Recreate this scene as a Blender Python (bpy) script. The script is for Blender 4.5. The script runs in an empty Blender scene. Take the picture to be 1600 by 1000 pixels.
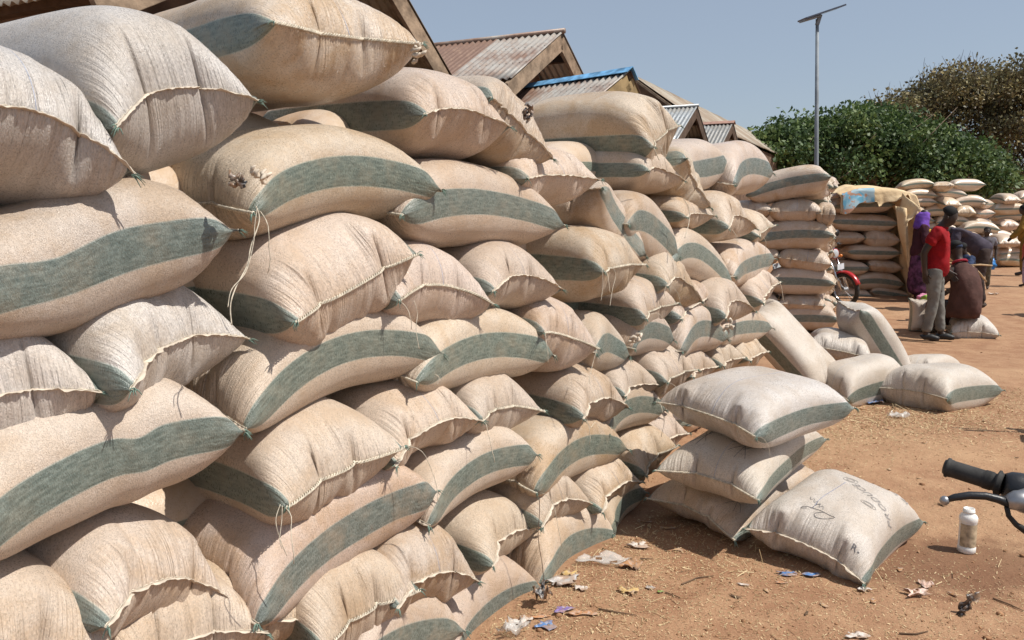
import bpy, bmesh, math, random
import numpy as np
from mathutils import Vector, Matrix
from mathutils.bvhtree import BVHTree
random.seed(7); np.random.seed(7)
PI = math.pi
scene = bpy.context.scene
C = scene.collection

# ------------------------------------------------------------------ camera
FPX = 1280.0; HOR = 342.0; CAMH = 1.6
PITCH = math.atan((500-HOR)/FPX)
cam_d = bpy.data.cameras.new('camera'); cam = bpy.data.objects.new('camera', cam_d); C.objects.link(cam)
cam_d.sensor_width = 36; cam_d.lens = 36*FPX/1600; cam_d.clip_start = .05; cam_d.clip_end = 3000
cam.location = (0, 0, CAMH); cam.rotation_euler = (PI/2-PITCH, 0, 0)
scene.camera = cam
# ------------------------------------------------------------------ sky and sun
SUN_EL = math.radians(56); SUN_AZ = math.atan2(.90, -.30)      # compass angle from +Y towards +X
wld = bpy.data.worlds.new('World'); scene.world = wld; wld.use_nodes = True
nt = wld.node_tree; bg = nt.nodes['Background']
sky = nt.nodes.new('ShaderNodeTexSky'); sky.sky_type = 'NISHITA'; sky.sun_disc = False
sky.sun_elevation = SUN_EL; sky.sun_rotation = SUN_AZ; sky.altitude = 300; sky.air_density = 1.0; sky.dust_density = 1.5; sky.ozone_density = 1.2
hz_ = nt.nodes.new('ShaderNodeMix'); hz_.data_type = 'RGBA'; hz_.inputs[0].default_value = .42      # even veil of dust over the whole sky
nt.links.new(sky.outputs[0], hz_.inputs[6]); hz_.inputs[7].default_value = (5.6, 6.3, 7.3, 1)
nt.links.new(hz_.outputs[2], bg.inputs[0]); bg.inputs[1].default_value = .092
sun_d = bpy.data.lights.new('sun', 'SUN'); sun = bpy.data.objects.new('sun', sun_d); C.objects.link(sun)
sun_d.energy = 5.0; sun_d.angle = math.radians(.53); sun_d.color = (1, .955, .88)
sdir = Vector((math.sin(SUN_AZ)*math.cos(SUN_EL), math.cos(SUN_AZ)*math.cos(SUN_EL), math.sin(SUN_EL)))
sun.rotation_euler = sdir.to_track_quat('Z', 'Y').to_euler(); sun.location = sdir*30
vs = scene.view_settings; vs.view_transform = 'Standard'; vs.look = 'None'; vs.exposure = 0.06; vs.gamma = 1; vs.use_curve_mapping = False

# ------------------------------------------------------------------ photo geometry: a pixel of the 1600x1000 frame to a point on a real surface
def ray(x, y):
    a = (x-800)/FPX; b = (500-y)/FPX
    return np.array([a, math.cos(PITCH)+b*math.sin(PITCH), -math.sin(PITCH)+b*math.cos(PITCH)])
EYE = np.array([0, 0, CAMH])
def gz(y):                                    # the yard rises gently beyond eleven metres
    return 0. if y < 11 else min(.024*(y-11), .8)
_tr = np.random.RandomState(5); TERR = [(_tr.uniform(.22, 2.6), _tr.uniform(0, PI), _tr.uniform(0, 6.28)) for _ in range(46)]
def terrain(X, Y):
    """height of the earth sheet: trodden unevenness close by, the gentle rise beyond"""
    X = np.asarray(X, float); Y = np.asarray(Y, float); Z = np.zeros(np.broadcast(X, Y).shape)
    for wl, an, ph in TERR: Z = Z+np.sin((X*math.cos(an)+Y*math.sin(an))*2*PI/wl+ph)*wl*.0013
    near = np.clip((16-Y)/6, 0, 1)*np.clip((13-np.abs(X))/3, 0, 1)
    return Z*near+np.where(Y < 11, 0, np.minimum(.024*(Y-11), .8))-.004
def at_height(x, y, h=0.):
    d = ray(x, y); return EYE+d*((h-CAMH)/d[2])
def on_ground(x, y, h=0.):
    z = h
    for _ in range(12):
        p = at_height(x, y, z); z = .5*z+.5*(h+gz(p[1]))
    return at_height(x, y, z)
def on_plane(x, y, p0, n):
    d = ray(x, y); return EYE+d*((np.dot(p0-EYE, n))/np.dot(d, n))
def at_depth(x, y, Y):
    d = ray(x, y); return EYE+d*(Y/d[1])

# ------------------------------------------------------------------ object helpers
def tag(o, label=None, cat=None, group=None, kind=None):
    if label: o['label'] = label
    if cat: o['category'] = cat
    if group: o['group'] = group
    if kind: o['kind'] = kind
    return o
def empty(name, loc=(0, 0, 0), rz=0, parent=None):
    o = bpy.data.objects.new(name, None); C.objects.link(o); o.location = loc; o.rotation_euler = (0, 0, rz); o.empty_display_size = .1
    if parent: o.parent = parent
    return o
def link(name, me, m=None, parent=None, smooth=False):
    o = bpy.data.objects.new(name, me); C.objects.link(o)
    if m and not me.materials: me.materials.append(m)
    if parent: o.parent = parent
    if smooth: me.polygons.foreach_set('use_smooth', np.ones(len(me.polygons), bool))
    return o
def quadmesh(name, co, quads):
    me = bpy.data.meshes.new(name)
    co = np.asarray(co, np.float32).reshape(-1, 3); q = np.asarray(quads, np.int32)
    k = q.shape[1]
    me.vertices.add(len(co)); me.vertices.foreach_set('co', co.ravel())
    me.loops.add(q.size); me.loops.foreach_set('vertex_index', q.ravel())
    me.polygons.add(len(q)); me.polygons.foreach_set('loop_start', np.arange(0, q.size, k, dtype=np.int32))
    me.update(calc_edges=True)
    return me
class MB:
    """collects simple solids into one mesh"""
    def __init__(s): s.v = []; s.f = []
    def add(s, v, f):
        b = len(s.v); s.v += [tuple(p) for p in v]; s.f += [[b+i for i in q] for q in f]; return s
    def box(s, c, d, M=None):
        v = [Vector((c[0]+i*d[0]/2, c[1]+j*d[1]/2, c[2]+k*d[2]/2)) for i in (-1, 1) for j in (-1, 1) for k in (-1, 1)]
        if M: v = [M @ p for p in v]
        return s.add(v, [(0, 1, 3, 2), (4, 6, 7, 5), (0, 4, 5, 1), (2, 3, 7, 6), (0, 2, 6, 4), (1, 5, 7, 3)])
    def beam(s, a, b, w, h, up=(0, 0, 1)):
        a = Vector(a); b = Vector(b); d = (b-a).normalized(); u = Vector(up); r = d.cross(u).normalized(); u = r.cross(d)
        v = [p+r*(i*w/2)+u*(j*h/2) for p in (a, b) for i, j in ((-1, -1), (1, -1), (1, 1), (-1, 1))]
        return s.add(v, [(3, 2, 1, 0), (4, 5, 6, 7), (0, 1, 5, 4), (1, 2, 6, 5), (2, 3, 7, 6), (3, 0, 4, 7)])
    def tube(s, pts, rad, n=8, cap=True):
        pts = [Vector(p) for p in pts]; m = len(pts)
        rad = rad if hasattr(rad, '__len__') else [rad]*m
        t0 = (pts[1]-pts[0]).normalized(); u = t0.orthogonal().normalized(); b = len(s.v)
        for i, p in enumerate(pts):
            t = (pts[min(i+1, m-1)]-pts[max(i-1, 0)]).normalized()
            u = (u-t*u.dot(t)).normalized(); w = t.cross(u)
            for k in range(n):
                a = 2*PI*k/n; s.v.append(tuple(p+(u*math.cos(a)+w*math.sin(a))*rad[i]))
        for i in range(m-1):
            for k in range(n):
                s.f.append([b+i*n+k, b+i*n+(k+1) % n, b+(i+1)*n+(k+1) % n, b+(i+1)*n+k])
        if cap:
            s.f.append([b+k for k in range(n)][::-1]); s.f.append([b+(m-1)*n+k for k in range(n)])
        return s
    def lathe(s, prof, n=20, M=None):
        b = len(s.v)
        for r, z in prof:
            for k in range(n):
                p = Vector((r*math.cos(2*PI*k/n), r*math.sin(2*PI*k/n), z)); s.v.append(tuple(M @ p if M else p))
        for i in range(len(prof)-1):
            for k in range(n): s.f.append([b+i*n+k, b+i*n+(k+1) % n, b+(i+1)*n+(k+1) % n, b+(i+1)*n+k])
        s.f.append([b+k for k in range(n)][::-1]); s.f.append([b+(len(prof)-1)*n+k for k in range(n)])
        return s
    def build(s, name, m=None, parent=None, smooth=False, bevel=0):
        me = bpy.data.meshes.new(name); me.from_pydata(s.v, [], s.f); me.update()
        o = link(name, me, m, parent, smooth)
        if bevel:
            md = o.modifiers.new('bevel', 'BEVEL'); md.width = bevel; md.segments = 2; md.limit_method = 'ANGLE'
        return o

# ------------------------------------------------------------------ node helpers and materials
class NT:
    def __init__(s, name, rough=.8, spec=.5):
        s.m = bpy.data.materials.new(name); s.m.use_nodes = True; s.t = s.m.node_tree; s.b = s.t.nodes['Principled BSDF']
        s.b.inputs['Roughness'].default_value = rough; s.b.inputs['Specular IOR Level'].default_value = spec
    def n(s, typ, **kw):
        x = s.t.nodes.new('ShaderNode'+typ)
        for k, v in kw.items():
            if k[0] == '_': setattr(x, k[1:], v)
            else: x.inputs[k.replace('__', ' ')].default_value = v
        return x
    def l(s, a, b): s.t.links.new(a, b)
    def sock(s, v, inp):
        if hasattr(v, 'links') or hasattr(v, 'is_linked'): s.l(v, inp)
        else: inp.default_value = v
    def math(s, op, a, b=0., c=None, clamp=False):
        x = s.t.nodes.new('ShaderNodeMath'); x.operation = op; x.use_clamp = clamp
        s.sock(a, x.inputs[0]); s.sock(b, x.inputs[1])
        if c is not None: s.sock(c, x.inputs[2])
        return x.outputs[0]
    def mix(s, f, a, b, mode='MIX'):
        x = s.t.nodes.new('ShaderNodeMix'); x.data_type = 'RGBA'; x.blend_type = mode
        s.sock(f, x.inputs[0])
        for v, i in ((a, 6), (b, 7)):
            if isinstance(v, tuple): v = (*v, 1)[:4]
            s.sock(v, x.inputs[i])
        return x.outputs[2]
    def noise(s, vec, scale, detail=4, rough=.55, dist=0):
        x = s.n('TexNoise', Scale=scale, Detail=detail, Roughness=rough, Distortion=dist)
        if vec is not None: s.l(vec, x.inputs['Vector'])
        return x.outputs[0]
    def ramp(s, f, lo, hi, a=0., b=1.):
        x = s.t.nodes.new('ShaderNodeMapRange'); x.interpolation_type = 'SMOOTHSTEP'
        s.sock(f, x.inputs[0]); x.inputs[1].default_value = lo; x.inputs[2].default_value = hi; x.inputs[3].default_value = a; x.inputs[4].default_value = b
        return x.outputs[0]
    def bump(s, h, strength=.5, dist=.01, prev=None):
        x = s.n('Bump', Strength=strength, Distance=dist); s.sock(h, x.inputs['Height'])
        if prev is not None: s.l(prev, x.inputs['Normal'])
        return x.outputs[0]
    def col(s, v): s.sock((*v, 1) if isinstance(v, tuple) else v, s.b.inputs['Base Color']); return s
    def scale(s, vec, sc):
        x = s.t.nodes.new('ShaderNodeVectorMath'); x.operation = 'MULTIPLY'; s.l(vec, x.inputs[0]); x.inputs[1].default_value = sc; return x.outputs[0]
def simple(name, c, rough=.8, spec=.4, var=.25, scale=8, metal=0, bump=0, bscale=60):
    k = NT(name, rough, spec); tc = k.n('TexCoord').outputs['Object']
    n = k.noise(tc, scale, 5)
    d = tuple(x*(1-var) for x in c); e = tuple(min(1, x*(1+var)) for x in c)
    k.col(k.mix(k.ramp(n, .3, .7), d, e)); k.b.inputs['Metallic'].default_value = metal
    if bump: k.l(k.bump(k.noise(tc, bscale, 4), .6, bump), k.b.inputs['Normal'])
    return k.m

def sack_material(name, near=True, base=(.575, .475, .388), dust=(.455, .31, .185), dustamt=.72):
    k = NT(name, .42, .75)
    uv = k.n('TexCoord').outputs['UV']; ob = k.n('TexCoord').outputs['Object']
    oi = k.n('ObjectInfo')
    sp = k.n('SeparateXYZ'); k.l(uv, sp.inputs[0]); U = sp.outputs[0]; V = sp.outputs[1]
    # stripes lie on the two side folds: u = 0 (=1) and u = 0.5
    du = k.math('PINGPONG', U, .25)                       # 0 at the folds, .25 mid panel
    wob = k.math('MULTIPLY_ADD', k.noise(k.scale(uv, (6, 1.5, 1)), 2., 2), .005, -.0025)
    d2 = k.math('ADD', du, wob)
    stripe = k.ramp(d2, .0200, .0188)
    edge = k.math('MULTIPLY', k.ramp(d2, .0216, .0203), k.ramp(d2, .0178, .0196))
    thr = k.n('TexNoise', Scale=1., Detail=2.); k.l(k.scale(uv, (300, 20, 1)), thr.inputs['Vector'])   # warp threads, along the sack
    thl = k.ramp(thr.outputs[0], .3, .7)
    cell = k.n('TexVoronoi', Scale=1.); k.l(k.scale(uv, (1.24/.0031, 1.02/.0031, 1)), cell.inputs['Vector'])      # crossings of the flat tapes
    cs = k.n('SeparateColor'); k.l(cell.outputs['Color'], cs.inputs[0]); cr = cs.outputs[0]
    green = k.mix(thl, (.112, .140, .120), (.200, .232, .200))
    c = k.mix(k.ramp(thr.outputs[0], .25, .75), tuple(x*.97 for x in base), tuple(min(1, x*1.03) for x in base))
    # broad soiling and handling dirt
    off = k.math('MULTIPLY', oi.outputs['Random'], 37.)
    cv = k.n('CombineXYZ'); k.l(off, cv.inputs[0]); k.l(off, cv.inputs[1])
    va = k.t.nodes.new('ShaderNodeVectorMath'); va.operation = 'ADD'; k.l(ob, va.inputs[0]); k.l(cv.outputs[0], va.inputs[1]); pv = va.outputs[0]
    n1 = k.ramp(k.noise(pv, 3.6, 7, .66, .5), .42, .66)
    da = k.math('MULTIPLY', k.math('MULTIPLY_ADD', k.math('FRACT', k.math('MULTIPLY', oi.outputs['Random'], 7.3)), .9, .45), dustamt)
    c = k.mix(k.math('MULTIPLY', n1, da), c, dust)
    c = k.mix(stripe, c, green)
    c = k.mix(k.math('MULTIPLY', edge, .5), c, (.30, .36, .32))
    # thin blue marker thread mid panel
    bl = k.math('MULTIPLY', k.ramp(k.math('ABSOLUTE', k.math('SUBTRACT', U, .27)), .0016, .0009), k.ramp(oi.outputs['Random'], .55, .56))
    c = k.mix(k.math('MULTIPLY', bl, .6), c, (.22, .30, .48))
    # dust film over everything, stripes too
    n2 = k.noise(pv, 9., 7, .7)
    c = k.mix(k.math('MULTIPLY', k.ramp(n2, .42, .75), k.math('MULTIPLY', da, k.math('MULTIPLY_ADD', stripe, -.35, .75))), c, tuple(x*1.05 for x in dust))
    # small dark smudges
    n3 = k.noise(pv, 17., 3, .6)
    c = k.mix(k.math('MULTIPLY', k.ramp(n3, .70, .80), .45), c, (.16, .11, .08))
    if near:
        gv = k.math('MULTIPLY_ADD', cr, .30, .86)
        gc = k.n('CombineColor'); [k.l(gv, gc.inputs[i]) for i in range(3)]
        c = k.mix(1., c, gc.outputs[0], 'MULTIPLY')
    # per sack tone from the object colour
    c = k.mix(1., c, oi.outputs['Color'], 'MULTIPLY')
    k.col(c)
    k.l(k.math('ADD', k.math('MULTIPLY', n2, .30), k.math('MULTIPLY_ADD', cr, .22, .10)), k.b.inputs['Roughness'])
    # relief: crumples, pleats running in from the sewn ends, the weave
    h1 = k.noise(pv, 14., 5, .55, .3)
    pl = k.n('TexNoise', Scale=1., Detail=3., Distortion=.25); k.l(k.scale(uv, (105, 1.8, 1)), pl.inputs['Vector'])
    ends = k.ramp(k.math('PINGPONG', V, .5), .19, .0)
    nn = k.bump(h1, .30, .010)
    nn = k.bump(k.math('MULTIPLY', pl.outputs[0], ends), 1., .012, nn)
    if near:
        wu = k.math('SINE', k.math('MULTIPLY', U, 2*PI*1.24/.0042)); wv = k.math('SINE', k.math('MULTIPLY', V, 2*PI*1.02/.0042))
        w = k.math('MULTIPLY', wu, wv)
        gr = k.noise(k.scale(uv, (1.24, 1.02, 1)), 300., 2, .7)
        h = k.math('ADD', k.math('MULTIPLY', cr, .5), gr)
        nn = k.bump(h, 1., .0024, nn)
    else:
        nn = k.bump(k.noise(pv, 160., 2), .35, .003, nn)
    k.l(nn, k.b.inputs['Normal'])
    k.b.inputs['Sheen Weight'].default_value = .05
    return k.m
M = {}
M['sack'] = sack_material('woven_sack', True)
M['sack_clean'] = sack_material('woven_sack_pale', True, (.59, .535, .48), (.44, .345, .25), .50)
M['sack_far'] = sack_material('woven_sack_far', False)
M['hem'] = simple('sack_hem', (.57, .49, .395), .85, .2, .18, 30, bump=.002, bscale=300)
M['stitch'] = simple('stitching_thread', (.56, .50, .40), .8, .2, .3, 60)
M['tuft'] = simple('green_frayed_threads', (.16, .23, .19), .8, .2, .3, 60)
M['ink'] = simple('marker_ink', (.13, .125, .135), .7, .3, .2, 30)
M['blue_ink'] = simple('pen_ink', (.12, .18, .36), .6, .3, .2, 30)
M['stencil'] = simple('stencil_ink', (.30, .275, .26), .8, .2, .45, 90)

# ------------------------------------------------------------------ sacks
# A prototype is a woven tube, sewn flat at both ends, that is filled to a given volume and relaxed.
# ---------- sack prototypes: a woven tube sewn flat at both ends, filled and relaxed ----------
def relax(P, Wf, Lf, vol, iters, rng, press=1.0, flat=.17):
    C, R = P.shape[:2]
    a = 2*Wf/C; b = Lf/(R-1); dg = math.hypot(a, b)
    V = np.zeros_like(P)
    for it in range(iters):
        # outward normals by central differences
        du = np.roll(P, -1, 0)-np.roll(P, 1, 0)
        dv = np.empty_like(P); dv[:, 1:-1] = P[:, 2:]-P[:, :-2]; dv[:, 0] = P[:, 1]-P[:, 0]; dv[:, -1] = P[:, -1]-P[:, -2]
        N = np.cross(du, dv)
        vnow = (P*N).sum()/3/4*1.0
        k = max(0., min(1.6, (vol/max(vnow, 1e-4)-1)*6))
        V *= .90
        V += N*(k*press*.55)/(a*b*4)*a
        Q = P+V*.5
        for s in range(3):
            # around
            for par in (0, 1):
                A = Q[par::2]; B = np.roll(Q, -1, 0)[par::2]
                d = B-A; l = np.sqrt((d*d).sum(-1, keepdims=True))+1e-9
                c = (l-a)/l; c = np.where(c < 0, c*.35, c)*.5*d
                A2 = A+c; B2 = B-c
                Q[par::2] = A2
                idx = (np.arange(par, C, 2)+1) % C
                Q[idx] = B2
            for par in (0, 1):
                n = (R-par)//2*2
                A = Q[:, par:par+n:2]; B = Q[:, par+1:par+n:2]
                A = A[:, :B.shape[1]]
                d = B-A; l = np.sqrt((d*d).sum(-1, keepdims=True))+1e-9
                c = (l-b)/l; c = np.where(c < 0, c*.35, c)*.5*d
                Q[:, par+1:par+n:2] = B-c
                Q[:, par:par+n:2][:, :B.shape[1]] = A+c
            # weak shear
            for sg in (1, -1):
                A = Q[:, :-1]; B = np.roll(Q, -sg, 0)[:, 1:]
                d = B-A; l = np.sqrt((d*d).sum(-1, keepdims=True))+1e-9
                c = (l-dg)/l*.10*d
                Q[:, :-1] += c
                Q[:, 1:] -= np.roll(c, sg, 0)
            # sewn ends
            h = C//2; j = (-np.arange(C)) % C
            for e in (0, R-1):
                m = .5*(Q[:, e]+Q[j, e]); Q[:, e] = m
        # smoothing (bending)
        L = (np.roll(Q, 1, 0)+np.roll(Q, -1, 0))*.25
        L[:, 1:-1] += (Q[:, 2:]+Q[:, :-2])*.25; L[:, 1:-1] -= Q[:, 1:-1]
        Q[:, 1:-1] += L[:, 1:-1]*.12
        z = Q[..., 2]; ex = np.abs(z)-flat
        z[:] = np.where(ex > 0, np.sign(z)*(flat+ex*.6), z)
        V = (Q-P)/.5*.9
        P = Q
        P -= P.mean((0, 1))
    return P
def flat_tube(C, R, Wf, Lf, rng):
    j = np.arange(C); h = C//2
    u = np.where(j <= h, j/h, 2-j/h)*1.0   # 0..1..0
    x = (u-.5)*Wf; sg = np.where((j > 0) & (j < h), 1., np.where(j > h, -1., 0))
    y = np.linspace(-.5, .5, R)*Lf
    P = np.zeros((C, R, 3))
    P[..., 0] = x[:, None]; P[..., 1] = y[None]
    P[..., 2] = sg[:, None]*.02*np.sin(np.pi*u)[:, None]*np.sin(np.pi*(y/Lf+.5))[None]
    # orientation: normals outward needs x reversed for top
    P[..., 2] += rng.normal(0, .0015, P.shape[:2])
    return P
def upsample(P):
    C, R = P.shape[:2]
    A = np.empty((2*C, R, 3)); A[::2] = P; A[1::2] = .5*(P+np.roll(P, -1, 0))
    B = np.empty((2*C, 2*R-1, 3)); B[:, ::2] = A; B[:, 1::2] = .5*(A[:, 1:]+A[:, :-1])
    return B
def make_proto(seed, Wf=.62, Lf=1.02, vol=.078, flat=.15):
    rng = np.random.RandomState(seed)
    P = flat_tube(40, 31, Wf, Lf, rng)
    P = relax(P, Wf, Lf, vol, 130, rng, flat=flat)
    P = upsample(P)
    n = rng.normal(0, .004, P.shape[:2]+(1,)); P += n*np.array([0, 0, 1])
    P = relax(P, Wf, Lf, vol, 60, rng, flat=flat)
    return P

class Proto:
    def __init__(s, seed, vol, flat, Wf=.62):
        P = make_proto(seed, Wf=Wf, vol=vol, flat=flat)
        s.hi = None; s.mid = P; s.lo = P[::2, ::2].copy(); s.low2 = P[::4, ::4].copy()
        s.W = P[:, 0, 0].max()-P[:, 0, 0].min(); s.L = P[..., 1].max()-P[..., 1].min(); s.T = P[..., 2].max()-P[..., 2].min(); s.seed = seed
    def get(s, lod):
        if lod == 0:
            if s.hi is None:
                s.hi = upsample(s.mid)
                for _ in range(2):
                    q = s.hi; w = (np.roll(q, 1, 0)+np.roll(q, -1, 0))*.5; q += (w-q)*.3
                    q[:, 1:-1] += ((q[:, 2:]+q[:, :-2])*.5-q[:, 1:-1])*.3
            return s.hi
        return (s.mid, s.lo, s.low2)[lod-1]
PROTO = [Proto(11, .090, .142), Proto(12, .085, .132), Proto(13, .094, .150), Proto(14, .085, .140, .60), Proto(15, .083, .128)]

def normals(P):
    du = np.roll(P, -1, 0)-np.roll(P, 1, 0); dv = np.gradient(P, axis=1)
    N = np.cross(du, dv); return N/(np.linalg.norm(N, axis=-1, keepdims=True)+1e-9)
def shape_mesh(name, P):
    """closed skin from the tube grid, sewn ends welded, with uv (round, along)"""
    Cn, R = P.shape[:2]; h = Cn//2
    ids = np.arange(Cn*R).reshape(Cn, R).copy(); j = np.arange(Cn)
    for e in (0, R-1):
        for c in range(h+1, Cn): ids[c, e] = ids[Cn-c, e]
    c0 = j; c1 = (j+1) % Cn
    q = np.stack([ids[c0][:, :-1], ids[c1][:, :-1], ids[c1][:, 1:], ids[c0][:, 1:]], -1).reshape(-1, 4)
    used, inv = np.unique(q, return_inverse=True); q = inv.reshape(-1, 4)
    me = quadmesh(name, P.reshape(-1, 3)[used], q)
    uv = me.uv_layers.new(name='UVMap')
    u = j/Cn; v = np.arange(R)/(R-1)
    U0 = np.stack([np.repeat(u[:, None], R-1, 1), np.repeat(u[:, None]+1/Cn, R-1, 1), np.repeat(u[:, None]+1/Cn, R-1, 1), np.repeat(u[:, None], R-1, 1)], -1)
    V0 = np.stack([np.repeat(v[None, :-1], Cn, 0), np.repeat(v[None, :-1], Cn, 0), np.repeat(v[None, 1:], Cn, 0), np.repeat(v[None, 1:], Cn, 0)], -1)
    uv.data.foreach_set('uv', np.stack([U0, V0], -1).astype(np.float32).ravel())
    me.polygons.foreach_set('use_smooth', np.ones(len(me.polygons), bool))
    return me
def n1d(rng, x, wl, k=5):
    s = np.zeros_like(x)
    for i in range(k): s += np.sin(x*2*PI/(wl*rng.uniform(.6, 1.6))+rng.uniform(0, 6.28))*rng.uniform(.4, 1)
    return s/k*1.3

def seam_strip(edge, out, nrm, rng, width=.016, ruffle=.005):
    """the free hem beyond the stitch line: a thin folded, rippled ribbon"""
    n = len(edge); s = np.concatenate([[0], np.cumsum(np.linalg.norm(np.diff(edge, axis=0), axis=1))])
    w = width*(.75+.5*n1d(rng, s, .07)**1+.22*n1d(rng, s, .02)); w = np.clip(w, width*.25, width*1.8)
    r = ruffle*(n1d(rng, s, .06)+.5*n1d(rng, s, .02)); env = np.clip(np.minimum(s, s[-1]-s)/.04, .15, 1)
    w = w*(.5+.5*env)
    th = .0022; rows = []
    for t, k in ((-.25, 1.), (.35, .8), (1., .35)):
        base = edge+out*(w*t)[:, None]+nrm*(r*max(t, 0)*env)[:, None]
        rows.append((base+nrm*th*k, base-nrm*th*k))
    ring = [rows[0][0], rows[1][0], rows[2][0], rows[2][1], rows[1][1], rows[0][1]]
    co = np.stack(ring, 1).reshape(-1, 3); m = 6; f = []
    i = np.arange(n-1)[:, None]; k = np.arange(m)[None]
    q = np.stack([i*m+k, i*m+(k+1) % m, (i+1)*m+(k+1) % m, (i+1)*m+k], -1).reshape(-1, 4)
    return co, q
def rope(edge, out, nrm, rng, rad=.0038, pitch=.022):
    """chain stitch drawn up along the end"""
    s = np.concatenate([[0], np.cumsum(np.linalg.norm(np.diff(edge, axis=0), axis=1))]); n = int(s[-1]/.0045)
    t = np.linspace(0, s[-1], n); I = lambda a: np.stack([np.interp(t, s, a[:, k]) for k in range(3)], -1)
    E, Og, Ng = I(edge), I(out), I(nrm); b = MB()
    for ph in (0, PI):
        a = t/pitch*2*PI+ph+.5*n1d(rng, t, .08)
        pts = E+Og*(.0035+np.cos(a)*.0042)[:, None]+Ng*(np.sin(a)*.0042)[:, None]
        b.tube([Vector(p) for p in pts], rad*.72, 5)
    return b
def hang_thread(p, ln, rng, side, rad=.0013):
    pts = [Vector(p)]; d = Vector((side[0]*.5+rng.uniform(-.3, .3), side[1]*.5, rng.uniform(.2, .5))).normalized()
    for i in range(12):
        d = (d+Vector((rng.uniform(-.25, .25), rng.uniform(-.25, .25), -.42))).normalized(); pts.append(pts[-1]+d*ln/12)
    return pts

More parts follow.
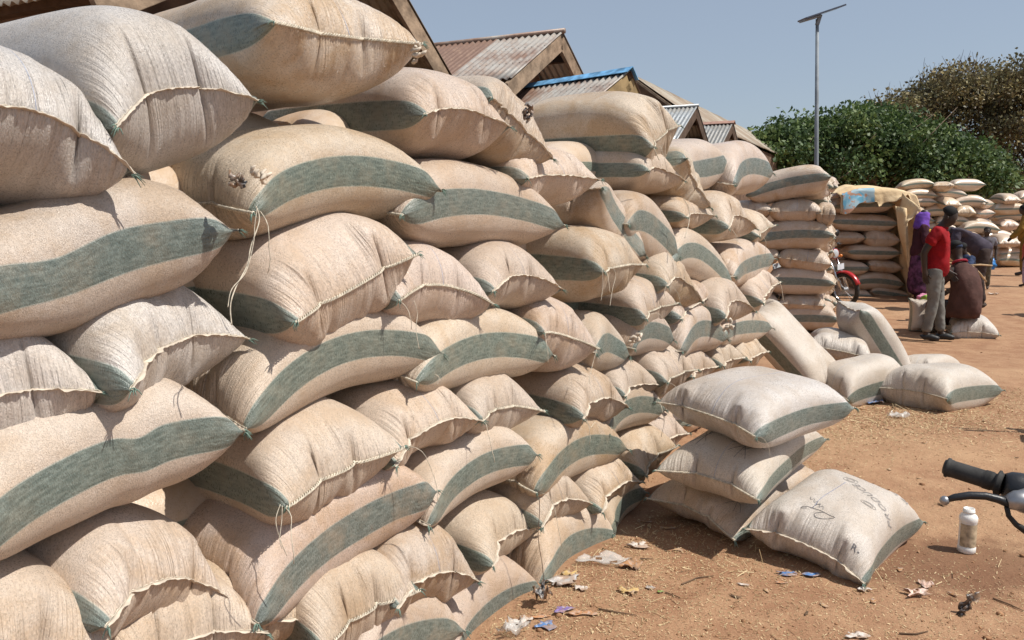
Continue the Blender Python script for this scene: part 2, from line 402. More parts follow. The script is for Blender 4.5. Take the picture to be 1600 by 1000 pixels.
WALL_AZ = math.radians(34)
WD = np.array([math.sin(WALL_AZ), math.cos(WALL_AZ), 0]); WN = np.array([math.cos(WALL_AZ), -math.sin(WALL_AZ), 0])
WNB = WN+np.array([0, 0, .12]); WNB /= np.linalg.norm(WNB); WP0 = np.array([.14, 3.43, 0])
ZUP = np.array([0, 0, 1.])
used_names = {}
def sack_from_corners(o0, e, b, up, W, L, T, header, proto, lod, arch=0., twist=0., droop=.0, sag=0., seed=0, mat='sack', tint=(1, 1, 1), style='flap', label='', group='', threads=0, dents=(), squash=None, name='grain_sack', far_seam=False, bend=0., parts=True):
    """o0: near front corner (ear). e: unit vector of the front edge. b: unit vector back. up: thickness.
    header: the sewn end runs along e; otherwise the long fold does."""
    rng = np.random.RandomState(seed*7+3)
    P0 = proto.get(lod); P = P0.copy()
    Cn, R = P.shape[:2]
    # random crumple, pleats at both ends
    dist_end = np.minimum(np.arange(R), R-1-np.arange(R))/(R-1)*1.02
    cc = np.arange(Cn)/Cn*1.24
    N = normals(P)
    if lod <= 1:
        ph = rng.uniform(0, 6.28, 7); wl = rng.uniform(.017, .045, 7); am = rng.uniform(.3, 1, 7)
        yy = np.arange(R)/(R-1)*1.02
        pl = sum(am[i]*np.sin(cc[:, None]*2*PI/wl[i]+ph[i]+2.5*np.sin(yy[None]*(3+i)+ph[i])) for i in range(7))/3.5
        P += N*(pl*(.0026*np.exp(-dist_end/.06)*(dist_end > .002)+.0003)[None])[..., None]
    lump = sum(rng.uniform(.3, 1)*np.sin(rng.uniform(12, 30)*P0[..., 0]+rng.uniform(0, 6)+rng.uniform(-20, 20)*P0[..., 1]+rng.uniform(-20, 20)*P0[..., 2]) for _ in range(7))/4
    P += N*(lump*.0035*np.clip(dist_end/.05, 0, 1)[None])[..., None]
    big = sum(rng.uniform(-1, 1)*np.sin(rng.uniform(3, 11)*P0[..., 0]+rng.uniform(0, 6)+rng.uniform(3, 9)*P0[..., 1]) for _ in range(6))/4
    P += N*(big*.016*np.clip(dist_end/.1, 0, 1)[None])[..., None]
    x = P[..., 0]/proto.W; y = P[..., 1]/proto.L; z = P[..., 2]/proto.T       # each about -.5 .. .5
    t_ = np.abs(2*z); z = .5*np.sign(z)*t_*(t_*t_+.012)**(-.17)              # grain fills the sack right up to its sewn ends
    if header: a, d = x, y; A, D = W, L
    else: a, d = y, -x; A, D = L, W
    a2 = a+.5; d2 = d+.5                            # 0..1 along the front edge, 0..1 from front to back
    front = np.clip(1-d2, 0, 1.2)
    zz = z*T
    if squash: zz = np.where(z > 0, zz*squash[0], zz*squash[1])
    off = arch*(1-(2*a)**2)*(.35+.65*front) - droop*front**2 + sag*(1-(2*(d2-.5))**2)
    off = off+twist*(a)*(d2)
    bb = bend*(1-(2*a)**2)
    # valleys pressed in by the neighbours: (pos along 0..1, depth, width)
    for (pp, dd, wd_) in dents:
        off = off - dd*np.exp(-((a2-pp)/wd_)**2)*np.where(z > 0, 1., .55)
    e = np.asarray(e); b = np.asarray(b); up = np.asarray(up)
    Q = (a2*A)[..., None]*e + (d2*D-bb)[..., None]*b + (zz+off)[..., None]*up
    if header is False: pass
    org = np.asarray(o0)
    nm = name
    me = shape_mesh(nm, Q)
    o = link(nm, me, M[mat]); o.location = org
    o.color = (*tint, 1)
    tag(o, label, 'sack', group)
    if lod <= 2 and parts:
        NQ = normals(Q); h = Cn//2
        step = 1
        for en in ((0, R-1) if (lod <= 1) else (0,)):
            if header and en == R-1 and not far_seam: continue
            edge = Q[:h+1:step, en]; inn = Q[:h+1:step, 2 if en == 0 else R-3]; inn2 = Q[(-np.arange(0, h+1, step)) % Cn, 2 if en == 0 else R-3]
            out = edge-.5*(inn+inn2); out /= np.linalg.norm(out, axis=1, keepdims=True)+1e-9
            tv = np.gradient(edge, axis=0); nr = np.cross(tv, out); nr /= np.linalg.norm(nr, axis=1, keepdims=True)+1e-9
            if nr[len(nr)//2] @ up < 0: nr = -nr
            # densify
            s = np.linspace(0, 1, len(edge)); t = np.linspace(0, 1, 90 if lod == 0 else (60 if lod == 1 else 24))
            I = lambda q: np.stack([np.interp(t, s, q[:, k]) for k in range(3)], -1)
            E, Og, Ng = I(edge), I(out), I(nr)
            st = style if not isinstance(style, tuple) else style[0 if en == 0 else 1]
            if st == 'flap' or lod == 2:
                co, q = seam_strip(E, Og, Ng, rng, .0135 if st == 'flap' else .007, .0055)
                hm = quadmesh('hem', co, q); link('hem', hm, M['hem'], o, True)
            if st == 'rope' and lod <= 1:
                rope(E, Og, Ng, rng).build('stitching', M['stitch'], o, True)
            elif lod <= 1:
                b_ = MB(); pts = E-Og*.002+Ng*.0035; pts2 = [Vector(p+Ng[i]*(.0012*((i % 3)-1))) for i, p in enumerate(pts)]
                b_.tube(pts2, .0016, 4); b_.build('stitching', M['stitch'], o, True)
            if lod <= 1:
                for ci in (0, h):
                    p = Q[ci, en]; od = out[0 if ci == 0 else -1]; b_ = MB()
                    sidev = (Q[ci, en]-Q[h-ci if h-ci else 0, en]); sidev = sidev/(np.linalg.norm(sidev)+1e-9)
                    for _ in range(9):
                        d_ = Vector(od*.6+sidev*.8)+Vector(rng.uniform(-.5, .5, 3)); d_.normalize(); ln = rng.uniform(.012, .034)
                        s0 = Vector(p)-Vector(sidev)*.01
                        b_.tube([s0, s0+d_*ln*.5, s0+d_*ln+Vector((0, 0, -ln*.4))], [.0022, .0017, .0008], 4)
                    b_.build('frayed_corner', M['tuft'], o, True)
        for tdef in range(threads):
            ci, en = ((0, 0), (h, 0), (0, R-1), (h//3, 0))[tdef % 4] if header else ((h, 0), (h-6, 0), (h, R-1), (h//2, 0))[tdef % 4]
            sd = WN
            b_ = MB(); pts = hang_thread(Q[ci, en], rng.uniform(.12, .3), rng, sd, .0013); b_.tube(pts, .0013, 4); b_.build('loose_thread', M['stitch'], o, True)
    return o, Q

# ---- the big street-side wall of sacks: front edge of every sack as near ear -> far ear
# kind H: sewn end outwards, S: long striped fold outwards
G_END = 'sacks of the big wall with their sewn end outwards'
G_SIDE = 'sacks of the big wall with their striped side outwards'
GREY = (.87, .89, .92)
WALL = [
 # ---- top tier, from near to far
 ('H', -160, 196, 215, 262, dict(p=.12, T=.42, arch=.11, L=1.1, style='flap', tint=GREY, mat='sack_clean', seed=1, vl=2, lod=0, thr=0), 'pale sack at the upper left edge, its hem running down to a pointed corner'),
 ('H', 174, 190, 395, 151, dict(p=.10, T=.48, W=.62, L=1.2, arch=.07, bp=.06, up=.05, style='flap', tint=GREY, mat='sack_clean', seed=2, lod=0), 'big pale sack with a wavy open hem, second from the left along the top'),
 ('H', 420, 45, 668, 79, dict(p=.06, T=.40, L=1.0, arch=.0, style='rope', tint=(.98, 1, 1), seed=3, lod=0, droop=-.02), 'topmost big sack with a rope-stitched end and spilled grain stuck at its far tip'),
 ('H', 661, 171, 800, 193, dict(p=.05, T=.40, arch=.05, style='flap', seed=4, lod=0), 'plump top sack with a folded hem, below and right of the topmost sack'),
 ('H', 768, 145, 868, 245, dict(p=.02, T=.40, arch=.04, W=.62, L=.95, style='flap', seed=5, lod=0, bp=.10), 'tipped top sack with a black knot on its steeply sloping hem'),
 ('H', 1021, 230, 1063, 195, dict(p=.0, T=.60, L=1.12, arch=.0, droop=.0, style='rope', seed=6, lod=0, threads=1), 'largest sack on the wall ridge, dark stripe along its side, under the blue edged roof'),
 ('H', 1012, 262, 1070, 278, dict(p=-.02, T=.32, arch=.05, seed=7), 'narrow sack tucked right under the far tip of the largest ridge sack'),
 ('H', 1073, 243, 1113, 322, dict(p=.03, T=.42, arch=.03, W=.55, seed=8, bp=.1), 'tilted top sack with a ragged hem hanging down over the tier below'),
 ('S', 1072, 262, 1139, 249, dict(p=-.08, T=.44, L=1.0, arch=-.02, seed=9, W=.62), 'stencilled sack on the ridge in front of the grey corrugated roof'),
 ('S', 1150, 284, 1210, 268, dict(p=.0, T=.48, L=1.0, W=.62, arch=.10, seed=10), 'rounded striped sack at the far end of the wall\'s ridge'),
 # ---- second tier
 ('S', -90, 470, 375, 350, dict(p=.08, T=.37, W=.66, arch=.02, seed=11, lod=0, L=1.1, tint=GREY, dents=((.35, .03, .15),)), 'sack at the left edge with a broad green stripe and a dark stain'),
 ('S', 398, 322, 692, 289, dict(p=.04, T=.40, W=.84, arch=.10, seed=12, lod=0, style='rope', threads=1), 'long bowed sack with a black rag and a hanging thread at its near end'),
 ('S', 630, 328, 886, 346, dict(p=.0, T=.40, arch=.08, seed=13, lod=0, style='rope'), 'striped sack below the plump folded-hem sack, stripe bowed upwards'),
 ('H', 822, 272, 953, 276, dict(p=.0, T=.36, arch=.02, seed=14, lod=1), 'flat lying sack with puckered hem directly below the tipped sack with the black knot'),
 ('S', 945, 290, 1012, 396, dict(p=.0, T=.36, arch=.03, seed=15, W=.6, flatlen=.95), 'sack sliding down steeply beside the puckered-hem sack, its stripe running downwards'),
 ('S', 985, 345, 1063, 396, dict(p=.0, T=.44, arch=.10, seed=16, style='rope'), 'shaded striped sack with a tied tuft at its near end, under the narrow tucked sack'),
 ('H', 1072, 335, 1118, 333, dict(p=.02, T=.28, arch=.02, seed=17), 'small end of a sack wedged below the tip of the tilted ragged-hem sack'),
 ('H', 1138, 354, 1183, 354, dict(p=.06, T=.40, arch=.10, seed=18, threads=1), 'sack with an arched ragged hem, just right of the wedged small end'),
 ('H', 1186, 366, 1209, 350, dict(p=.0, T=.36, arch=.0, seed=19, style='rope', threads=1), 'round ended sack with loose threads at the far end of the second tier'),
 # ---- third tier
 ('H', 202, 598, 392, 521, dict(p=.10, T=.42, W=.0, L=1.0, arch=.06, seed=20, lod=0, yaw=-20, wmin=.44, tint=(.97, .98, 1), mat='sack_clean'), 'broad sack with an arched hem and green corner, third tier down at the left'),
 ('H', 455, 494, 653, 386, dict(p=.08, T=.44, arch=-.01, seed=21, lod=0, style='rope'), 'big rope-stitched sack whose end slants up to the right, below the bowed long sack'),
 ('H', 620, 463, 773, 470, dict(p=.04, T=.38, arch=.07, seed=22, lod=0, style='rope', threads=1), 'sack with green near corner and arched rope seam, right of the big slanting one'),
 ('H', 768, 450, 881, 447, dict(p=.03, T=.36, arch=.07, seed=23, lod=0), 'sack with a wavy white hem, under the striped sack with the bowed stripe'),
 ('H', 943, 419, 1009, 408, dict(p=.08, T=.42, arch=.01, seed=24, lod=1, style='rope', threads=2), 'fat sack with two long threads dangling from its near corner, middle of the wall'),
 ('S', 1052, 404, 1148, 446, dict(p=.0, T=.38, arch=.16, seed=25), 'sack bent like a saddle, striped, right below the shaded striped sack'),
 ('S', 1150, 428, 1213, 401, dict(p=.0, T=.40, arch=.02, seed=26), 'neat striped sack with a slanting stripe at the far end of the third tier'),
 # ---- fourth tier
 ('H', -190, 700, 157, 604, dict(p=.02, T=.42, arch=.05, W=.0, seed=27, lod=0, tint=(1, 1, 1.02), mat='sack_clean'), 'sack cut by the left edge at half height, straight double hem with green tuft'),
 ('S', 384, 662, 695, 546, dict(p=.0, T=.38, arch=.13, seed=28, lod=0, threads=0), 'long striped sack under the big slanting rope-stitched sack, near end drooping low'),
 ('S', 655, 590, 868, 550, dict(p=.0, T=.38, arch=.09, seed=29, lod=0, style='rope'), 'striped sack with a tied near corner below the sack with arched rope seam'),
 ('H', 850, 512, 934, 538, dict(p=.03, T=.40, arch=.02, seed=30, lod=1, style='rope', threads=1, yaw=4), 'sack with a saddle-shaped crease and puckered seam, below the fat sack with dangling threads'),
 ('S', 934, 545, 986, 552, dict(p=.0, T=.36, arch=.06, seed=31, yaw=-4), 'short looking striped sack filling the gap right of the creased puckered sack'),
 ('H', 1008, 493, 1036, 470, dict(p=.05, T=.40, arch=.0, seed=32, style='rope'), 'sack with a long dark green side and seam tuft, below the steeply sliding sack'),
 ('H', 1042, 443, 1098, 467, dict(p=.06, T=.40, arch=.10, seed=33, threads=1), 'sack with a high arched torn hem, left of the saddle-bent sack and below it'),
 ('H', 1063, 494, 1129, 456, dict(p=.0, T=.34, arch=.02, seed=34), 'sack sticking out under the torn-hem sack, frayed green tip pointing down'),
 ('H', 1134, 493, 1180, 483, dict(p=.10, T=.38, arch=.10, seed=35), 'star-shaped looking sack end with four pulled corners, near the far end of the wall'),
 ('H', 1192, 470, 1220, 436, dict(p=.05, T=.38, arch=.0, seed=36), 'puckered sack end leaning right below the neat striped sack'),
 # ---- fifth tier
 ('S', -60, 852, 383, 664, dict(p=.06, T=.39, W=.66, L=0, arch=.05, seed=37, lod=0, tint=(.98, .99, 1.0), dents=((.62, .02, .06),)), 'great wide sack at the left with a full length green stripe and small stencilled letters'),
 ('H', 441, 785, 633, 690, dict(p=.07, T=.42, arch=.0, seed=38, lod=0, style='rope', threads=2), 'rounded sack with a rope seam and two threads hanging from its lower corner'),
 ('H', 615, 722, 756, 652, dict(p=.03, T=.34, arch=.07, seed=39, lod=0), 'sack with a curling hem between the rounded thread-hung sack and its right neighbour'),
 ('H', 752, 650, 847, 636, dict(p=.02, T=.34, arch=.03, seed=40, lod=1, style='rope', threads=1), 'small plain sack end with stitched seam, below the striped sack with tied near corner'),
 ('H', 911, 648, 983, 631, dict(p=.06, T=.36, arch=.07, seed=41, lod=1, threads=1), 'sack with a dark green side and arched hem, below the creased puckered sack'),
 ('H', 976, 614, 1009, 607, dict(p=.0, T=.34, arch=.02, seed=42), 'sack end peeping out left of the top of the loose three-sack pile'),
 ('S', 993, 540, 1056, 527, dict(p=.0, T=.36, arch=.08, seed=43, style='rope'), 'sack with a knotted tassel end in half shade, lower middle of the far wall'),
 ('S', 1068, 545, 1139, 527, dict(p=.02, T=.38, arch=.11, seed=44), 'sack hooded by shadow with a bowed stripe, right of the tassel-ended sack'),
 ('S', 1135, 520, 1209, 509, dict(p=.0, T=.36, arch=.03, seed=45, style='rope'), 'striped sack with a round knot like an eye at its near end'),
 # ---- sixth tier
 ('H', 165, 968, 358, 926, dict(p=.08, T=.40, W=.0, arch=.08, yaw=-18, seed=46, lod=0, tint=(.99, .99, 1)), 'sack with a thick bowed hem low at the left, green band on its near side'),
 ('S', 404, 968, 685, 761, dict(p=.02, T=.42, W=.62, arch=.05, seed=47, lod=0), 'long sack lying on a slant with a straight green stripe down to a tied tip'),
 ('S', 672, 815, 844, 706, dict(p=.0, T=.36, arch=.08, seed=48, lod=0, style='flap'), 'striped sack whose near corner shows a folded hem and dark green tuft'),
 ('S', 840, 764, 984, 698, dict(p=.0, T=.38, arch=.10, seed=49, lod=1, style='rope', threads=1), 'long bowed striped sack at knee height in the middle, threads over its near end'),
 ('S', 952, 672, 1042, 636, dict(p=-.02, T=.36, arch=.08, seed=50), 'striped sack in the shade of the loose three-sack pile'),
 ('H', 1042, 592, 1062, 583, dict(p=.05, T=.40, arch=.0, seed=51, style='rope', threads=1), 'sack with a broad olive green side, its tip touching the loose three-sack pile'),
 ('H', 1082, 585, 1106, 575, dict(p=.0, T=.36, arch=.0, seed=52), 'plain sack end just right of the olive green sided one'),
 ('H', 1130, 568, 1160, 556, dict(p=.0, T=.36, arch=.0, seed=53), 'plain sack end with a small tuft on top, behind the loose three-sack pile'),
 ('H', 1172, 560, 1196, 548, dict(p=.0, T=.34, arch=.0, seed=54), 'plain sack end beside the long propped sack'),
 # ---- seventh tier
 ('H', -170, 1090, 190, 1010, dict(p=.06, T=.44, arch=.0, W=0, seed=55, lod=0), 'sack filling the bottom left corner of the frame'),
 ('H', 620, 943, 743, 904, dict(p=.05, T=.40, arch=.07, seed=56, lod=0, W=.0), 'sack low in the wall with a wide hem and a broad dark green band'),
 ('H', 769, 880, 843, 820, dict(p=.05, T=.36, arch=.04, yaw=-12, wmin=.42, seed=57, lod=0), 'small-looking sack with ribbed green side and crimped hem close to the ground'),
 ('H', 846, 818, 926, 783, dict(p=.02, T=.34, arch=.06, seed=58, lod=1), 'sack with a thin arched hem, second from the ground under the bowed striped sack'),
 ('H', 940, 796, 998, 752, dict(p=.03, T=.34, arch=.05, seed=59, lod=1), 'sack with a thin rounded hem above the farthest ground sack, left of the loose pile'),
 ('H', 1008, 738, 1024, 716, dict(p=.02, T=.38, arch=.0, seed=60, style='rope'), 'round sack end with a green belly, left of the loose three-sack pile'),
 ('H', 1030, 690, 1078, 672, dict(p=-.1, T=.34, arch=.0, seed=61), 'shaded sack behind the loose pile, only its pale hem catching the sun'),
 # ---- ground tier
 ('H', 175, 1085, 300, 1040, dict(p=.0, T=.40, arch=.05, W=0, seed=62, lod=1), 'sack with only its rounded top showing at the bottom edge, below the thick bowed hem'),
 ('H', 500, 1008, 606, 944, dict(p=.05, T=.40, arch=.0, W=0, seed=63, lod=0, style='rope'), 'sack at the bottom edge with a knotted rope seam rising to the right'),
 ('S', 560, 1040, 729, 980, dict(p=.0, T=.38, arch=.03, seed=64, lod=1), 'bottom edge sack of which the rounded stripe tip peeps out over its neighbour'),
 ('S', 712, 1030, 850, 916, dict(p=.0, T=.42, W=.6, arch=.04, seed=65, lod=0), 'ground tier sack with a dusty flat stripe, litter lying against its foot'),
 ('S', 848, 912, 972, 846, dict(p=.0, T=.44, W=.6, arch=.09, seed=66, lod=0, L=0), 'ground tier sack with a clear curved stripe beside the clear plastic wrapper'),
 ('S', 958, 830, 1012, 765, dict(p=.0, T=.34, arch=.03, seed=67, lod=1), 'farthest ground tier sack, half in the shade of the loose pile'),
 ('H', 300, 1020, 420, 1010, dict(p=-.05, T=.36, arch=.02, seed=68, lod=1), 'dark shaded sack deep in the gap at the bottom edge under the slanting long sack'),
]
def place_front(spec, p0, wd, wn, wnb, group_end, group_side, back_drop=0.0):
    kind, nx, ny, fx, fy, k, label = spec
    p = k.get('p', 0)
    yaw = math.radians(k.get('yaw', 0))
    A = on_plane(nx, ny, p0+wnb*p, wnb)
    hd = wd*math.cos(yaw)+wn*math.sin(yaw)
    nn = np.cross(hd, ZUP); nn = nn+np.array([0, 0, wnb[2]])
    B = on_plane(fx, fy, A, nn)
    e = B-A; ln = np.linalg.norm(e); e /= ln
    b = -np.cross(hd, ZUP); b = b/np.linalg.norm(b)
    b = b+ZUP*k.get('bp', back_drop); b = b-e*np.dot(b, e); b /= np.linalg.norm(b)
    up = np.cross(e, b)
    if up[2] < 0: up = -up
    header = kind == 'H'
    W = k.get('W', 0) or (.56 if not header else ln); L = k.get('L', 0) or (.95 if header else ln)
    if header:
        W = max(ln, k.get('wmin', .47)); W = min(W, .72)
        if ln < .3: e = e+hd*1.2; e /= np.linalg.norm(e); b = b-e*np.dot(b, e); b /= np.linalg.norm(b); up = np.cross(e, b); up = up if up[2] > 0 else -up
    else: L = ln
    depth = A[1]
    lod = k.get('lod', 1)
    T = k.get('T', .34)*(.93 if header else .90)
    pr = PROTO[k['seed'] % 5]
    return sack_from_corners(A, e, b, up, W, L, T, header, pr, lod, arch=k.get('arch', 0), droop=k.get('droop', .02), seed=k['seed'], mat=k.get('mat', 'sack'),
        tint=k.get('tint') or (lambda t: (t, t*random.uniform(.96, 1.), t*random.uniform(.90, .995)))(random.uniform(.90, 1.05)), style=k.get('style', 'flap'), label=label,
        group=group_end if header else group_side, threads=k.get('threads', 0), dents=k.get('dents', ())), ln
SACKS = {}
for sp in WALL:
    (o, Q), ln = place_front(sp, WP0, WD, WN, WNB, G_END, G_SIDE)
    SACKS[sp[5]['seed']] = (o, Q)

# ---- loose sacks: three ears, each at its own height over the ground
LOOSE = [
 # left seam ear, right seam ear, far side ear (x, y, height), thickness, options, label
 ((1024, 628, .63), (1184, 684, .60), (1303, 618, .64), .33, dict(arch=.02, seed=81, L=.80, style='rope', mat='sack_clean', tint=(1.0, 1.01, 1.04), threads=2, lod=0), 'bluish white sack lying on top of the loose three-sack pile', 'sacks of the loose pile of three'),
 ((1022, 735, .35), (1188, 783, .31), (1281, 676, .38), .31, dict(arch=.02, seed=82, style='rope', mat='sack_clean', tint=(1, .98, .93), lod=0), 'middle sack of the loose pile of three, scribbled on with black marker', 'sacks of the loose pile of three'),
 ((1008, 778, .12), (1150, 846, .05), (1268, 744, .12), .28, dict(arch=.03, seed=83, style='rope', lod=0), 'bottom sack of the loose pile of three, lying on the bare earth', 'sacks of the loose pile of three'),
 ((1162, 826, .13), (1353, 914, .03), (1428, 826, .08), .36, dict(arch=.05, seed=84, style='flap', mat='sack_clean', lod=0, sag=.0, L=.80, tint=(1.02, 1.01, 1.0)), 'sack lying alone before the pile of three, printed and signed in pen', None),
]
def place_loose(spec):
    a, b, c, T, k, label, group = spec
    A = on_ground(*a); B = on_ground(*b); Cc = on_ground(*c)
    e = B-A; ln = np.linalg.norm(e); e /= ln
    l = Cc-B; L0 = np.linalg.norm(l)
    lh = l-e*np.dot(l, e)*.75; lh /= np.linalg.norm(lh)
    L = k.get('L') or min(max(L0, .7), 1.05)
    up = np.cross(e, lh); up /= np.linalg.norm(up)
    if up[2] < 0: up = -up
    W = min(max(ln, .46), .66)
    return sack_from_corners(A, e, lh, up, ln, L, T*.92, True, PROTO[k['seed'] % 5], k.get('lod', 1), arch=k.get('arch', 0), sag=k.get('sag', 0), seed=k['seed'], mat=k.get('mat', 'sack'), tint=k.get('tint', (1, 1, 1)),
        style=k.get('style', 'flap'), label=label, group=group, threads=k.get('threads', 0), far_seam=True)
for sp in LOOSE:
    SACKS[sp[4]['seed']] = place_loose(sp)
# two that do not lie flat: a slab propped against the wall foot and one standing and leaning
def place_free(origin, e, b, up, W, L, T, k, label, group):
    e = np.array(e, float); e /= np.linalg.norm(e); b = np.array(b, float); b -= e*np.dot(e, b); b /= np.linalg.norm(b)
    up = np.cross(e, b)
    SACKS[k['seed']] = sack_from_corners(np.array(origin, float), e, b, up, W, L, T, True, PROTO[k['seed'] % 5], k.get('lod', 1), arch=k.get('arch', 0), sag=k.get('sag', 0), seed=k['seed'], mat=k.get('mat', 'sack_clean'),
        tint=k.get('tint', (1, 1, 1)), style=k.get('style', 'flap'), label=label, group=group, far_seam=True)
T0 = at_depth(1158, 494, 7.15); T1 = at_depth(1204, 462, 7.6); T2 = at_depth(1252, 560, 7.15)
place_free(T0, T1-T0, T2-T1, None, .56, .95, .32, dict(seed=91, tint=(1, .97, .92), sag=.02), 'long pale sack propped on a slant against the foot of the wall', 'sacks strewn at the far end of the wall')
T1 = at_depth(1346, 486, 7.9); T2 = at_depth(1428, 580, 7.6); T0 = T1+np.array([-.04, .52, .05])
place_free(T0, T1-T0, T2-T1, None, .52, 1.0, .40, dict(seed=92, tint=(1, .99, .96), sag=.02, style='flap'), 'tall sack leaning upright over the others, green stripe facing the street', 'sacks strewn at the far end of the wall')

# ---- second stack, its end turned to the camera
E0 = np.array([4.2, 11.3, 0]); ED = np.array([.9, -.30, 0]); ED /= np.linalg.norm(ED); EN = np.array([ED[1], -ED[0], 0])
END = [
 ('S', 1164, 306, 1300, 276, .42, .06), ('H', 1200, 330, 1284, 330, .34, .0), ('H', 1275, 334, 1306, 336, .34, .0), ('S', 1180, 374, 1304, 368, .42, .05),
 ('H', 1214, 402, 1301, 414, .34, .0), ('S', 1194, 440, 1304, 444, .38, .02), ('H', 1216, 474, 1290, 478, .26, .0), ('S', 1212, 500, 1311, 500, .38, .02),
 ('H', 1126, 330, 1206, 328, .30, .0), ('S', 1090, 372, 1190, 374, .36, .0), ('H', 1140, 404, 1219, 400, .32, .0), ('S', 1100, 440, 1202, 440, .36, .0), ('H', 1138, 474, 1218, 472, .30, .0), ('S', 1110, 500, 1212, 504, .36, .0)]
TN = ['topmost', 'second', 'second', 'third', 'fourth', 'fifth', 'sixth', 'lowest', 'second', 'third', 'fourth', 'fifth', 'sixth', 'lowest']
for i, (kd, nx, ny, fx, fy, T, ar) in enumerate(END):
    A = on_plane(nx, ny, E0, EN); B = on_plane(fx, fy, E0, EN)
    e = B-A; ln = np.linalg.norm(e); e /= ln; b = -EN if EN[1] < 0 else EN
    up = np.cross(e, b)
    lab = '%s tier of the second stack, inner sack half hidden behind the big wall' % TN[i] if i > 7 else '%s tier of the second stack, end face: %s' % (TN[i], 'striped sack across the full width' if kd == 'S' else ('pale sack with its puckered end forwards' if i != 2 else 'small striped sack tucked in at the right'))
    sack_from_corners(A, e, b, up, .55 if kd == 'S' else ln, ln if kd == 'S' else .9, T, kd == 'H', PROTO[i % 5], 2, arch=ar, seed=110+i, tint=(1, .98, .95), label=lab, group='sacks of the second stack facing the camera')
SD = np.array([math.sin(math.radians(24)), math.cos(math.radians(24)), 0]); SN = np.array([SD[1], -SD[0], 0])
q = 0
for r in range(9):
    for cidx in range(4):
        y = 292+r*26+random.uniform(-4, 4); x0 = 1294+random.uniform(-7, 5)+cidx*2
        base = at_depth(x0, y, 11.75+cidx*.6+(.3 if r % 2 else 0))
        e = SD+ZUP*random.uniform(-.5, .35); e /= np.linalg.norm(e); b = -SN
        sack_from_corners(base+SN*random.uniform(-.10, .10), e, b, np.cross(e, b), (.52), .6, .27, True, PROTO[q % 5], 2, arch=random.uniform(0, .05), seed=150+q, tint=(1, random.uniform(.95, 1), random.uniform(.9, .97)),
            label='street side of the second stack, %s tier down, %s sack end from the corner' % (('topmost', 'second', 'third', 'fourth', 'fifth', 'sixth', 'seventh', 'eighth', 'lowest')[r], ('first', 'second', 'third', 'fourth')[cidx]), group='sack ends on the street side of the second stack')
        q += 1

# ------------------------------------------------------------------ far loose sacks are set by ear positions at known distances
def by_depth(pa, pb, pc, W, L, T, k, label, group):
    A = at_depth(*pa); B = at_depth(*pb); Cc = at_depth(*pc)
    e = B-A; ln = np.linalg.norm(e); e /= ln
    l = Cc-B; l = l-e*np.dot(l, e); l /= np.linalg.norm(l)
    up = np.cross(e, l)
    SACKS[k['seed']] = sack_from_corners(A, e, l, up, ln if not W else W, L, T, True, PROTO[k['seed'] % 5], k.get('lod', 1), arch=k.get('arch', .02), sag=k.get('sag', 0), seed=k['seed'], mat='sack_clean', tint=k.get('tint', (1, 1, 1)),
        style=k.get('style', 'flap'), label=label, group=group, far_seam=True)
GL = 'sacks strewn at the far end of the wall'
by_depth((1262, 542, 7.95), (1362, 562, 7.75), (1350, 545, 8.6), 0, .85, .34, dict(seed=86, style='rope', tint=(1, .98, .95)), 'sack behind the foot of the tall leaning sack, its puckered end half in shade', GL)
by_depth((1256, 600, 7.15), (1326, 626, 6.75), (1388, 588, 7.3), 0, .86, .42, dict(seed=87, style='rope', tint=(1, .97, .92)), 'striped sack on the ground between the propped sack and the widest one', GL)
by_depth((1364, 606, 7.05), (1481, 624, 6.5), (1562, 612, 6.95), 0, .92, .42, dict(seed=88, style='rope', tint=(1, .98, .94)), 'widest looking sack, lying outermost on straw right of the leaning sack', GL)
by_depth((1392, 578, 8.2), (1462, 580, 7.9), (1500, 574, 8.5), 0, .85, .28, dict(seed=89, tint=(1, .97, .92)), 'half hidden sack lying behind the widest outermost sack', GL)
by_depth((1485, 520, 10.95), (1563, 524, 10.75), (1560, 505, 11.6), 0, .80, .36, dict(seed=90, tint=(1.02, 1.02, 1.02)), 'pale sack that the person in the brown robe sits on', None)
# a half filled sack standing upright behind the man in red
A = on_ground(1420, 516); B = A+np.array([.40, -.02, 0])
sack_from_corners(A+np.array([0, 0, -.02]), [1, -.05, 0], [0, .12, 1], np.cross([1, -.05, 0], [0, .12, 1]), .40, .47, .30, True, PROTO[0], 1, seed=93, mat='sack_clean', tint=(.98, .94, .88), far_seam=True,
    label='half filled sack standing upright left of the man in red', group=None)

